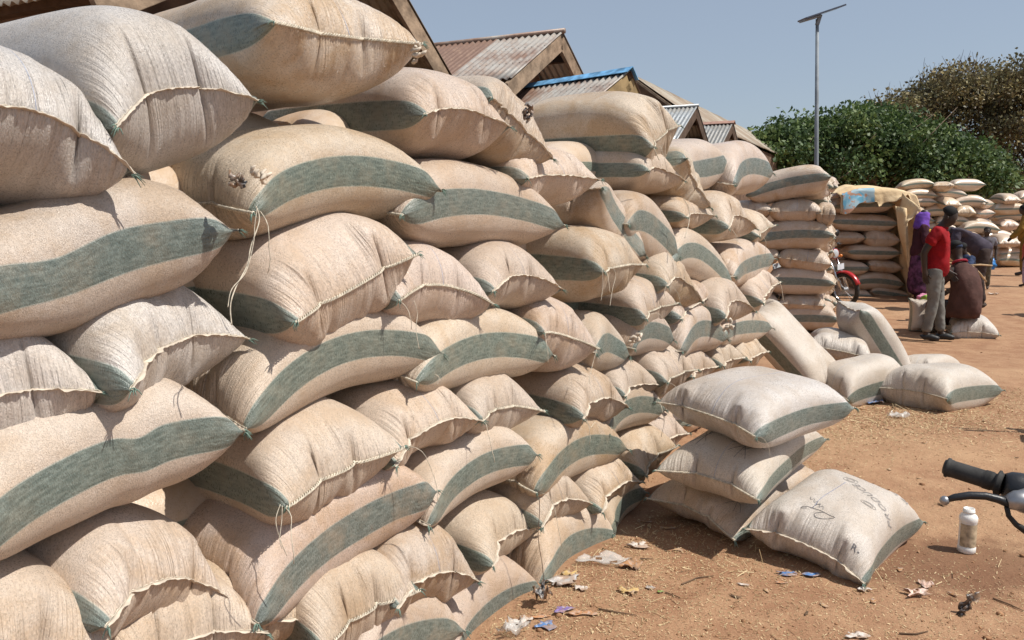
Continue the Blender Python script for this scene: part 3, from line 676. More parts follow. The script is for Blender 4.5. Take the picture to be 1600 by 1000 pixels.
# ------------------------------------------------------------------ ground
STAIN = on_ground(1500, 880)
def ground():
    k = NT('trodden_earth', .93, .2)
    ob = k.n('TexCoord').outputs['Object']
    a = k.noise(ob, .55, 6, .6, .4); b = k.noise(ob, 4., 8, .65); c = k.noise(ob, 38., 6, .7); d = k.noise(ob, 230., 3, .6)
    col = k.mix(k.ramp(b, .35, .68), (.285, .150, .085), (.370, .215, .125))
    col = k.mix(k.math('MULTIPLY', k.ramp(a, .45, .7), .55), col, (.47, .30, .175))
    # trodden-in husks: straw coloured flecks, thicker in drifts
    v = k.n('TexVoronoi', Scale=120.); k.l(ob, v.inputs['Vector'])
    fl = k.math('MULTIPLY', k.ramp(v.outputs['Distance'], .28, .12), k.ramp(b, .40, .62))
    col = k.mix(k.math('MULTIPLY', fl, .75), col, (.60, .45, .27))
    col = k.mix(k.math('MULTIPLY', k.ramp(c, .60, .78), .55), col, (.20, .105, .055))
    col = k.mix(k.math('MULTIPLY', k.ramp(d, .45, .75), .35), col, (.52, .35, .20))
    # spilled liquid soaked in round the bottle
    sp = k.n('SeparateXYZ'); k.l(ob, sp.inputs[0])
    dx = k.math('DIVIDE', k.math('SUBTRACT', sp.outputs[0], float(STAIN[0])), .75); dy = k.math('DIVIDE', k.math('SUBTRACT', sp.outputs[1], float(STAIN[1])), .42)
    r = k.math('ADD', k.math('SQRT', k.math('ADD', k.math('MULTIPLY', dx, dx), k.math('MULTIPLY', dy, dy))), k.math('MULTIPLY_ADD', b, 1.2, -.6))
    col = k.mix(k.math('MULTIPLY', k.ramp(r, 1.0, .55), .62), col, (.135, .062, .034))
    k.col(col)
    n = k.bump(b, .55, .055); n = k.bump(c, .6, .012, n); n = k.bump(d, .5, .004, n); n = k.bump(v.outputs['Distance'], .3, .004, n)
    k.l(n, k.b.inputs['Normal'])
    xs = np.concatenate([-np.geomspace(900, 9, 22), np.arange(-8, 12.01, .10), np.geomspace(13, 900, 22)])
    ys = np.concatenate([np.arange(-6, 2, .5), np.arange(2, 14, .08), np.arange(14, 34, .5), np.geomspace(36, 1600, 24)])
    X, Y = np.meshgrid(xs, ys)
    Z = terrain(X, Y)
    h, w = X.shape; ids = np.arange(h*w).reshape(h, w)
    q = np.stack([ids[:-1, :-1], ids[:-1, 1:], ids[1:, 1:], ids[1:, :-1]], -1).reshape(-1, 4)
    me = quadmesh('ground', np.stack([X, Y, Z], -1), q)
    o = link('ground', me, k.m, None, True); tag(o, kind='structure')
ground()
def scatter(name, label, n, mat, gen, verts):
    """n copies of tiny flat pieces joined into one mesh"""
    rng = np.random.RandomState(len(name))
    P, S, A = gen(rng, n); n = len(P)
    base = np.array(verts)                                  # k x 3
    tilt = rng.normal(0, .35, (n, 2)); ca, sa = np.cos(A), np.sin(A)
    v = base[None]*S[:, None, None]
    x = v[..., 0]*ca[:, None]-v[..., 1]*sa[:, None]; y = v[..., 0]*sa[:, None]+v[..., 1]*ca[:, None]
    z = v[..., 2]+x*tilt[:, :1]+y*tilt[:, 1:]
    z = z-z.min(1, keepdims=True); P[:, 2] = terrain(P[:, 0], P[:, 1])+.0015
    co = np.stack([x+P[:, :1], y+P[:, 1:2], z+P[:, 2:3]], -1)
    k = len(base); q = np.arange(n*k).reshape(n, k)
    me = quadmesh(name, co, q); o = link(name, me, mat)
    tag(o, label, None, None, 'stuff'); return o
straw = NT('chaff_straw', .8, .3); _g = straw.n('NewGeometry'); _r = straw.n('ValToRGB'); straw.l(_g.outputs['Random Per Island'], _r.inputs[0])
_r.color_ramp.elements[0].color = (.30, .19, .09, 1); _r.color_ramp.elements[1].color = (.66, .52, .31, 1); straw.l(_r.outputs[0], straw.b.inputs['Base Color'])
def gen_chaff(rng, n):
    P = []; S = []
    # even thin cover close by, drifts at the wall's foot and round the strewn sacks
    def ell(c, rx, ry, m):
        r = np.sqrt(rng.rand(m)); a = rng.rand(m)*2*PI; return np.stack([c[0]+rx*r*np.cos(a)*rng.uniform(.6, 1.1, m), c[1]+ry*r*np.sin(a), np.zeros(m)], -1)
    m = int(n*.42); y = 2.9+rng.rand(m)**1.3*5.5; x = rng.uniform(-.6, 6.5, m)*np.clip(y/5, .7, 1.4); P.append(np.stack([x, y, 0*x], -1)); S.append(rng.uniform(.25, .9, m))
    m = int(n*.22); s = rng.uniform(-.6, 3.5, m); P.append((WP0+WN*(np.abs(rng.normal(0, .45, m)))[:, None]+WD*s[:, None])); S.append(rng.uniform(.3, 1, m))
    m = int(n*.15); P.append(on_ground(1400, 655)*np.array([1, 1, 0])+np.stack([rng.normal(0, .75, m), rng.normal(0, .42, m), np.zeros(m)], -1)); S.append(rng.uniform(.5, 1.6, m))
    m = int(n*.08); P.append(ell(on_ground(1290, 960), 1.3, .7, m)); S.append(rng.uniform(.3, 1., m))
    m = int(n*.06); P.append(ell(on_ground(1560, 620), .8, .5, m)); S.append(rng.uniform(.4, 1.2, m))
    P = np.concatenate(P); S = np.concatenate(S); P[:, 2] = .001
    return P, S, rng.rand(len(P))*6.28
scatter('chaff', 'straw coloured husks and chaff strewn over the red earth', 60000, straw.m, gen_chaff, [(-.0065, -.0014, 0), (.0065, -.0018, .001), (.0075, .0014, .0015), (-.006, .0018, .001)])
scatter('straw_litter', 'longer bits of straw and stalk lying on the earth', 900, straw.m, lambda r, n: gen_chaff(r, n), [(-.035, -.0016, 0), (.035, -.0012, .002), (.035, .0012, .004), (-.035, .0016, .002)])
clod = simple('earth_clod', (.30, .165, .09), .95, .1, .4, 20)
def clods():
    rng = np.random.RandomState(3); n = 2600; y = 2.9+rng.rand(n)**1.5*9; x = rng.uniform(-.4, 1, n)*y
    ico = bmesh.new(); bmesh.ops.create_icosphere(ico, subdivisions=1, radius=1); V = np.array([v.co[:] for v in ico.verts]); F = np.array([[v.index for v in f.verts] for f in ico.faces]); ico.free()
    s = rng.uniform(.002, .008, n)*np.where(rng.rand(n) < .05, 2.6, 1)
    co = V[None]*s[:, None, None]*rng.uniform(.5, 1.2, (n, 12 if len(V) == 12 else len(V), 1))*np.array([1, 1, .6])+np.stack([x, y, s*.2+terrain(x, y)], -1)[:, None]
    f = F[None]+(np.arange(n)*len(V))[:, None, None]
    me = quadmesh('earth_crumbs', co, f.reshape(-1, 3)); tag(link('earth_crumbs', me, clod), 'small crumbs and clods of red earth on the yard', kind='stuff')
clods()

# ------------------------------------------------------------------ litter
def crumple(rng, w, d, n=7, amp=.2, curl=.0):
    u = np.linspace(-.5, .5, n); X, Y = np.meshgrid(u, u); Z = np.zeros_like(X)
    for i in range(5):
        a = rng.uniform(0, PI); Z += np.abs(np.sin((X*math.cos(a)+Y*math.sin(a))*rng.uniform(3, 9)+rng.uniform(0, 6)))*rng.uniform(.2, 1)
    Z = Z/3*amp*min(w, d)+curl*(X**2+Y**2)*w
    X0 = X; X = X*w*(1+rng.uniform(-.12, .12, X.shape)+.35*np.sin(Y*rng.uniform(3, 8)+rng.uniform(0, 6))); Y = Y*d*(1+rng.uniform(-.12, .12, X.shape)+.35*np.sin(X0*rng.uniform(3, 8)+rng.uniform(0, 6)))
    Z -= Z.min(); return X, Y, Z
def litter(name, label, px, py, w, d, ang, mat, amp=.15, n=7, seed=0, cat='litter', group='scraps of packaging littering the earth', th=.0012, curl=.1, lift=.0):
    w *= .72; amp = amp*1.5+.12; n = 9; rng = np.random.RandomState(seed+17); X, Y, Z = crumple(rng, w, d, n, amp, curl)
    p = on_ground(px, py); ca, sa = math.cos(ang), math.sin(ang)
    co = np.stack([X*ca-Y*sa, X*sa+Y*ca, Z], -1).reshape(-1, 3)
    ids = np.arange(n*n).reshape(n, n); q = np.stack([ids[:-1, :-1], ids[:-1, 1:], ids[1:, 1:], ids[1:, :-1]], -1).reshape(-1, 4)
    if n*n > 16: q = q[rng.rand(len(q)) > .04] if amp > .12 else q
    me = quadmesh(name, co, q); o = link(name, me, mat); o.location = (p[0], p[1], float(terrain(p[0], p[1]))+.004+lift)
    md = o.modifiers.new('thickness', 'SOLIDIFY'); md.thickness = th
    tag(o, label, cat, group); return o
c_ = lambda n, c, r=.5, s=.5: simple(n, c, r, s, .15, 40)
def c_(n, c, r=.5, s=.5):
    k = NT(n, r, s); ob = k.n('TexCoord').outputs['Object']; m = k.noise(ob, 22., 5, .65); q = k.noise(ob, 60., 2, .5)
    col = k.mix(k.ramp(q, .52, .56), c, tuple(min(1, x*.55+.22) for x in c)); k.col(k.mix(k.math('MULTIPLY', k.ramp(m, .38, .62), .75), col, (.36, .22, .13)))
    k.l(k.bump(m, .6, .01), k.b.inputs['Normal']); return k.m
LM = dict(blue=c_('blue_packet', (.07, .20, .45), .35), purple=c_('purple_packet', (.20, .14, .36), .4), orange=c_('orange_card', (.48, .24, .12), .8, .2), yellow=c_('yellow_paper', (.56, .39, .16), .7, .2), white=c_('white_paper', (.62, .56, .50), .7, .3),
    brown=c_('brown_paper', (.36, .19, .09), .8, .2), card=c_('cardboard_scrap', (.45, .30, .17), .9, .1), black=c_('black_plastic', (.018, .019, .022), .35), green=c_('green_leaf', (.16, .30, .06), .6), grey=c_('grey_film', (.42, .40, .38), .3), pink=c_('pink_film', (.62, .42, .34), .4))
clear = NT('clear_film', .18, .6); clear.col((.75, .72, .68)); clear.b.inputs['Transmission Weight'].default_value = .0; clear.b.inputs['Alpha'].default_value = .32; LM['clear'] = clear.m
for i, (nm, lb, px, py, w, d, a, mt, amp) in enumerate([
 ('snack_packet', 'bright blue packet lying flat near the foot of the dusty striped ground sack', 852, 975, .095, .06, -.1, 'blue', .05),
 ('snack_packet', 'purple and white packet right behind the bright blue packet', 880, 956, .10, .035, .45, 'purple', .2),
 ('card_scrap', 'thin strip of orange card beside the black bag', 842, 963, .10, .02, .15, 'orange', .1),
 ('card_scrap', 'orange brown card lying right of the purple packet', 910, 961, .13, .035, -.1, 'orange', .08),
 ('paper_scrap', 'crumpled yellow paper lying alone on the chaff', 981, 929, .10, .05, -.2, 'yellow', .25),
 ('paper_scrap', 'small yellow scrap tucked against the foot of the wall', 890, 902, .09, .05, -.3, 'yellow', .25),
 ('paper_scrap', 'brown fan-shaped torn paper at the end of the clear wrapper', 984, 888, .13, .07, .2, 'brown', .3),
 ('paper_scrap', 'white folded paper on the earth before the shade of the pile', 996, 855, .12, .05, -.25, 'white', .25),
 ('paper_scrap', 'small white scrap between the two yellow ones', 908, 924, .06, .035, -.3, 'white', .3),
 ('plastic_wrapper', 'large clear plastic wrapper lying against the wall foot', 940, 880, .26, .09, .1, 'clear', .2),
 ('plastic_wrapper', 'grey clear film lying left of the small white scrap', 878, 915, .18, .07, .2, 'grey', .3),
 ('plastic_bag', 'crumpled black plastic bag at the foot of the wall', 846, 944, .10, .06, .5, 'black', .9),
 ('plastic_wrapper', 'pale green and white wrapper in the litter at the bottom edge', 803, 986, .13, .07, .6, 'clear', .6),
 ('paper_scrap', 'cream crumpled paper behind the pale green wrapper', 818, 970, .09, .05, .9, 'white', .5),
 ('snack_packet', 'blue packet sticking out under the shadow of the signed sack', 1229, 900, .095, .045, -.15, 'blue', .12),
 ('snack_packet', 'dark blue packet close under the signed sack', 1268, 903, .09, .03, -.1, 'blue', .1),
 ('paper_scrap', 'white and red scrap under the front corner of the signed sack', 1350, 925, .07, .03, .1, 'white', .3),
 ('card_scrap', 'thin reddish strip left of the blue packet by the signed sack', 1220, 914, .07, .015, -.1, 'orange', .1),
 ('snack_packet', 'small blue wrapper in the straw left of the widest strewn sack', 1335, 633, .13, .06, .2, 'blue', .3),
 ('snack_packet', 'bright blue and white wrapper in the straw by the widest strewn sack', 1368, 632, .16, .09, .3, 'blue', .5),
 ('plastic_wrapper', 'clear crushed plastic in the straw', 1404, 655, .18, .08, -.1, 'clear', .5),
 ('dry_leaf', 'upright pale dry leaf on the earth right of the signed sack', 1447, 914, .085, .05, 1.1, 'pink', .2),
 ('plastic_wrapper', 'pinkish crumpled film lying below the dry leaf', 1432, 931, .13, .05, -.05, 'pink', .35),
 ('rag', 'torn black rubber rag standing up at the lower right', 1516, 958, .05, .11, 1.4, 'black', 1.2),
 ('paper_scrap', 'blue and white printed scrap at the bottom edge', 1338, 998, .10, .04, .1, 'white', .3),
 ('leaf', 'small green leaf with a dark stalk on the earth', 1032, 929, .03, .018, .1, 'green', .2),
 ('card_scrap', 'thin cardboard shard left of the bare patch under the pile', 1045, 826, .10, .035, .1, 'card', .1),
 ('card_scrap', 'darker cardboard shard by the foot of the wall', 1010, 815, .10, .02, -.1, 'brown', .1),
 ('card_scrap', 'small flat tan chip lying alone on the chaff', 1058, 861, .05, .03, -.1, 'card', .1),
 ('card_scrap', 'pale bone-like chip on the chaff', 1161, 918, .06, .014, -.35, 'white', .2),
 ('plastic_wrapper', 'greyish round film scrap right of the yellow paper', 1016, 922, .045, .03, 0, 'grey', .1),
 ('paper_scrap', 'pale scrap on the far red earth behind the brown robe', 1553, 460, .22, .12, 0, 'white', .3)]):
    o = litter(nm, lb, px, py, w, d, a, LM[mt], amp, 7, i)
    if nm == 'rag': o.rotation_euler = (0, -.9, .3); o.location.z += .03
twigm = simple('twig_bark', (.13, .085, .055), .9, .1)
for i, pts in enumerate([[(935, 955), (960, 960), (995, 966)], [(1040, 930), (1062, 938)], [(1065, 918), (1090, 908), (1115, 905)], [(1552, 930), (1580, 940), (1600, 949)], [(1405, 993), (1430, 994), (1450, 989)], [(1000, 876), (1022, 877)], [(1120, 1), (0, 0)]][:6]):
    b = MB(); b.tube([Vector(on_ground(*p))+Vector((0, 0, .006+float(terrain(*on_ground(*p)[:2])))) for p in pts], [.0035]*(len(pts)-1)+[.0015], 6)
    tag(b.build('twig', twigm), ['dark thin twig right of the orange brown card', 'short stalk beside the green leaf', 'thin bent twig in the middle of the open earth', 'twig reaching in at the right edge', 'pale twig at the bottom edge', 'dark short twig right of the brown torn paper'][i], 'twig', 'twigs on the earth')
def bark_chips():
    rng = np.random.RandomState(9)
    for i in range(60):
        y = rng.uniform(3.1, 8.); x = rng.uniform(.1, .62)*y*1.05
        p = (x-.14, y-3.43); 
        if np.dot([x-.14, y-3.43], WN[:2]) < .25: continue
        X, Y, Z = crumple(rng, rng.uniform(.015, .045), rng.uniform(.006, .02), 3, .3, .3); a = rng.uniform(0, 6)
        co = np.stack([X*math.cos(a)-Y*math.sin(a), X*math.sin(a)+Y*math.cos(a), Z], -1); ids = np.arange(9).reshape(3, 3)
        q = np.stack([ids[:-1, :-1], ids[:-1, 1:], ids[1:, 1:], ids[1:, :-1]], -1).reshape(-1, 4)
        o = link('bark_chip', quadmesh('bark_chip', co, q), (twigm, LM['card'], LM['brown'])[i % 3]); o.location = (x, y, .003+float(terrain(x, y)))
        md = o.modifiers.new('thickness', 'SOLIDIFY'); md.thickness = .002
        tag(o, 'small dark chip of bark or card on the open earth', 'chip', 'small chips scattered over the earth')
bark_chips()

# ------------------------------------------------------------------ bottle
def bottle():
    p = on_ground(1510, 857); p[2] = float(terrain(p[0], p[1]))-.002
    root = empty('plastic_bottle', p); tag(root, 'translucent white plastic bottle without a cap, pale brown dregs inside, on stained earth', 'bottle')
    pl = NT('milky_plastic', .3, .5); pl.col((.78, .76, .72)); pl.b.inputs['Alpha'].default_value = 1; pl.b.inputs['Subsurface Weight'].default_value = .3; pl.b.inputs['Subsurface Radius'].default_value = (.02, .018, .015)
    b = MB(); prof = [(.001, .002), (.036, .002), (.041, .007), (.0415, .030), (.039, .033), (.039, .155), (.0415, .160), (.042, .178), (.036, .190), (.026, .198), (.025, .203), (.028, .205), (.028, .209), (.0255, .211), (.0255, .222), (.022, .222), (.022, .205)]
    b.lathe(prof, 28); b.build('bottle_body', pl.m, root, True)
    lb = simple('stained_label', (.42, .33, .22), .5, .4, .4, 30)
    b = MB(); m = 22; v = []; f = []
    for i in range(m):
        a = -PI*.95+i/(m-1)*PI*1.35
        for z in (.037, .150): v.append((.0398*math.cos(a), .0398*math.sin(a), z))
    for i in range(m-1): f.append((2*i, 2*i+2, 2*i+3, 2*i+1))
    b.add(v, f); b.build('bottle_label', lb, root, True)
bottle()

# ------------------------------------------------------------------ weathered market sheds behind the wall
SHD = np.array([math.sin(math.radians(27)), math.cos(math.radians(27)), 0]); SHB = np.array([-SHD[1], SHD[0], 0])   # along the street, back from it
def roof_mat(name, a, b, c, rust=.5, metal=.35):
    k = NT(name, .5, .5); ob = k.n('TexCoord').outputs['Object']; oi = k.n('ObjectInfo')
    cv = k.n('CombineXYZ'); k.l(k.math('MULTIPLY', oi.outputs['Random'], 50.), cv.inputs[0])
    va = k.t.nodes.new('ShaderNodeVectorMath'); va.operation = 'ADD'; k.l(ob, va.inputs[0]); k.l(cv.outputs[0], va.inputs[1])
    n = k.noise(va.outputs[0], 1.6, 7, .65, .3); m = k.noise(va.outputs[0], 9., 6, .7)
    f = k.ramp(k.math('ADD', n, k.math('MULTIPLY_ADD', oi.outputs['Random'], .34, -.17)), .52-rust*.25, .62-rust*.1)
    col = k.mix(f, a, b); col = k.mix(k.math('MULTIPLY', k.ramp(m, .45, .7), .6), col, c); k.col(col)
    k.b.inputs['Metallic'].default_value = metal; k.l(k.bump(m, .3, .01), k.b.inputs['Normal']); return k.m
RM = dict(rusty=roof_mat('rusty_iron', (.36, .34, .31), (.19, .112, .08), (.30, .195, .135), .75, .15), grey=roof_mat('galvanised_iron', (.36, .38, .39), (.28, .27, .25), (.42, .43, .43), .1, .45),
    tan=roof_mat('old_roof_iron', (.38, .33, .26), (.26, .19, .13), (.42, .35, .25), .4, .1), blue=simple('blue_ridge_paint', (.13, .31, .52), .65, .35, .5, 9), red=simple('red_ridge_paint', (.36, .21, .16), .7, .4, .2, 10))
WOOD = simple('weathered_timber', (.27, .195, .135), .9, .15, .4, 7, bump=.01, bscale=30); WOODD = simple('dark_timber', (.10, .068, .05), .9, .15, .3, 7)
MUD = simple('brown_shed_wall', (.16, .105, .075), .92, .1, .35, 3, bump=.01, bscale=20); YEL = simple('yellow_paint', (.30, .215, .11), .8, .2)
def corr(p, u, v, lu, lv, amp=.012, pitch=.076, name='roof_sheet'):
    """corrugated sheet: ribs run along v, waves across u"""
    n = max(8, int(lu/pitch*5)); s = np.linspace(0, lu, n+1); w = amp*np.sin(s/pitch*2*PI)
    nn = np.cross(u, v); nn /= np.linalg.norm(nn); nn = nn if nn[2] > 0 else -nn
    a = p+u*s[:, None]+nn*w[:, None]; m = 4
    co = np.stack([a+v*(lv*i/m) for i in range(m+1)], 1); ids = np.arange((n+1)*(m+1)).reshape(n+1, m+1)
    q = np.stack([ids[:-1, :-1], ids[1:, :-1], ids[1:, 1:], ids[:-1, 1:]], -1).reshape(-1, 4)
    return quadmesh(name, co, q)
def shed(px, py, hz, wn_, wf_, drop, mat, label, ridge=None, back=5.0, over=.45, fascia=None, az=27, board=True):
    """gable shed, ridge running back from the street; px,py the pixel of its front peak"""
    SHD = np.array([math.sin(math.radians(az)), math.cos(math.radians(az)), 0]); SHB = np.array([-SHD[1], SHD[0], 0])
    P = at_height(px, py, hz)
    root = empty('market_shed', (P[0], P[1], 0)); tag(root, label, 'shed', 'gabled market sheds behind the wall of sacks')
    P = np.array([0, 0, P[2]]); rng = np.random.RandomState(int(px))
    for sgn, w in ((-1, wn_), (1, wf_)):
        dv = SHD*sgn*w-ZUP*drop; lv = np.linalg.norm(dv); dv = dv/lv
        k = int(back/.78); 
        for i in range(k):
            st = P+SHB*(i*.78)+ZUP*(.006*(i % 2))+dv*.01
            me = corr(st, SHB, dv, .80, lv+rng.uniform(-.05, .05)); o = link('roof_sheet', me, RM[mat], root, True)
            md = o.modifiers.new('thickness', 'SOLIDIFY'); md.thickness = .004; md.offset = -1
        # rake board under the sheets' edge and the rafter behind it
        if board:
            b = MB(); a0 = P-ZUP*.11+SHB*.03; b.beam(a0, a0+dv*lv, .04, .16, np.cross(SHB, dv)*sgn); b.build('rake_board', fascia or WOOD, root, bevel=.004)
        b = MB()
        for t in (.25, .6, .92):
            q = P+dv*lv*t-ZUP*.06; b.beam(q+SHB*.06, q+SHB*(back-.1), .07, .07)
        b.build('purlins', WOODD, root)
    # gable wall, set back under the overhang
    z1 = P[2]-.10; bk = SHB*over
    L = SHD*-(wn_*.88); R = SHD*(wf_*.88); zl = P[2]-.12-drop*.88
    b = MB(); th = SHB*.12
    v = [bk+L, bk+R, bk+R+ZUP*zl, bk+ZUP*z1, bk+L+ZUP*zl]; v2 = [p+th for p in v]
    b.add(v+v2, [(0, 1, 2, 3, 4), (9, 8, 7, 6, 5), (0, 5, 6, 1), (1, 6, 7, 2), (4, 9, 5, 0)]); b.build('gable_wall', MUD, root)
    b = MB()
    for S_ in (L, R):
        c0 = S_+bk+th*1.02; b.beam(c0+ZUP*zl/2, c0+SHB*(back-over-.3)+ZUP*zl/2, .1, zl)
    b.build('side_walls', MUD, root)
    if ridge:
        b = MB(); w = .09; pts = []
        for e_ in (-.03, back):
            q = P+SHB*e_; pts += [q-SHD*w-ZUP*(w*drop/wn_-.025), q+ZUP*.03, q+SHD*w-ZUP*(w*drop/wf_-.025)]
        b.add(pts, [(0, 3, 4, 1), (1, 4, 5, 2)]); o = b.build('ridge_cap', RM[ridge], root); md = o.modifiers.new('thickness', 'SOLIDIFY'); md.thickness = .006
    else:
        b = MB(); b.tube([P+SHB*-.02+ZUP*.012, P+SHB*back+ZUP*.012], .03, 8); b.build('ridge_cap', RM[mat], root, True)
    return root
shed(548, -160, 3.9, 2.1, 1.5, 1.12, 'tan', 'big dark shed nearest the camera, its gable cut off by the top of the frame', back=5, over=.55)
shed(880, 50, 3.6, 1.25, 1.15, .68, 'rusty', 'shed with a rust streaked roof and weathered rake boards, second from the left', back=6, over=.5)
shed(985, 110, 3.0, .8, .42, .50, 'rusty', 'small shed with a bright blue ridge cap over rust brown corrugated sheets', ridge='blue', back=1.6, over=.2, fascia=YEL, az=45)
shed(960, 128, 3.5, 1.3, 1.1, .66, 'tan', 'shed mostly hidden behind the blue ridged one', back=6, over=.5, fascia=WOODD)
shed(1090, 166, 3.55, 1.4, 1.25, .78, 'grey', 'grey corrugated shed with dark gable, between the blue and the red ridged ones', back=6, over=.5, fascia=WOODD)
shed(1146, 191, 3.5, 1.4, 1.2, .80, 'grey', 'farthest shed, grey ribbed roof below a faded red ridge cap', ridge='red', back=5, over=.5, fascia=WOODD)
def hall():
    """long building behind the sheds, ridge parallel to the street"""
    P = at_depth(986, 116, 20.); root = empty('long_store_building', (P[0], P[1], 0)); tag(root, 'long low store building with a tan iron roof, rising behind the blue and grey sheds', 'building')
    P = np.array([0, 0, P[2]]); n = 26
    for sgn in (-1, 1):
        dv = -SHB*sgn*1.6-ZUP*1.15; lv = np.linalg.norm(dv); dv /= lv
        for i in range(n):
            me = corr(P+SHD*(i*.95)+ZUP*.006*(i % 2), SHD, dv, .97, lv, .014, .1); o = link('roof_sheet', me, RM['tan'], root, True)
            md = o.modifiers.new('thickness', 'SOLIDIFY'); md.thickness = .004; md.offset = -1
    b = MB(); z = P[2]-1.2
    b.add([q for s in (.25, n*.95-.3) for q in (SHD*s-SHB*-1.5, SHD*s-SHB*1.5, SHD*s-SHB*1.5+ZUP*z, SHD*s+ZUP*(P[2]-.12), SHD*s+SHB*1.5+ZUP*z)], [(0, 1, 2, 3, 4), (9, 8, 7, 6, 5), (0, 5, 6, 1), (1, 6, 7, 2), (4, 9, 5, 0)])
    b.build('walls', MUD, root)
    b = MB(); b.beam(P-ZUP*.1-SHB*.05, P-SHB*1.6-ZUP*1.25, .05, .15, SHD); b.beam(P-ZUP*.1+SHB*.05, P+SHB*1.6-ZUP*1.25, .05, .15, SHD); b.build('rake_board', WOOD, root)
hall()

# ------------------------------------------------------------------ solar street lamp
def lamp():
    B = at_depth(1281, 300, 18.); g = gz(18.); B[2] = g; T = at_depth(1277, 30, 18.)
    root = empty('street_lamp', B); tag(root, 'tall thin grey street lamp pole with a tilted flat solar panel on top', 'street lamp')
    gm = simple('grey_painted_steel', (.20, .225, .25), .6, .4, .25, 3, metal=.0); T = Vector(T-B)
    b = MB(); b.tube([Vector((0, 0, 0)), T*.5, T], [.056, .046, .034], 14); b.build('pole', gm, root, True)
    b = MB(); b.tube([Vector((0, 0, 0)), Vector((0, 0, .03))], .16, 14); b.tube([Vector((0, 0, .03)), Vector((0, 0, .3))], .075, 14); b.build('base_collar', gm, root, True)
    a = Vector(at_depth(1253, 31, 17.9)-B); c = Vector(at_depth(1315, 10, 18.1)-B)
    b = MB(); b.beam(a, c, .34, .035, (0, 0, 1)); b.build('solar_panel', simple('solar_panel_glass', (.05, .06, .09), .2, .6), root, bevel=.006)
    b = MB(); b.beam(a-Vector((0, 0, .03)), a.lerp(c, .42)-Vector((0, 0, .045)), .22, .04); b.build('lamp_head', gm, root, bevel=.01)
    b = MB(); b.beam(T-Vector((0, 0, .12)), T+Vector((.06, 0, .09)), .07, .09, (0, 1, 0)); b.build('bracket', gm, root, bevel=.008)
lamp()

# ------------------------------------------------------------------ trees
def leaf_material(name, a, b, c, trans=.25):
    k = NT(name, .55, .4); g = k.n('NewGeometry'); r = k.n('ValToRGB'); k.l(g.outputs['Random Per Island'], r.inputs[0])
    r.color_ramp.elements[0].color = (*a, 1); r.color_ramp.elements[1].color = (*c, 1); e = r.color_ramp.elements.new(.55); e.color = (*b, 1)
    ob = k.n('TexCoord').outputs['Object']; cl = k.ramp(k.noise(ob, .8, 3, .6), .40, .62)          # noise paints sunlit and shaded clumps into the leaf colour
    r_ = k.mix(cl, k.mix(1., r.outputs[0], (.70, .78, .80), 'MULTIPLY'), k.mix(1., r.outputs[0], (1.5, 1.35, 1.1), 'MULTIPLY'))
    k.l(r_, k.b.inputs['Base Color'])
    tr = k.n('BsdfTranslucent'); k.l(r.outputs[0], tr.inputs[0]); ms = k.n('MixShader', Fac=trans); k.l(k.b.outputs[0], ms.inputs[1]); k.l(tr.outputs[0], ms.inputs[2])
    k.l(ms.outputs[0], k.t.nodes['Material Output'].inputs[0]); return k.m
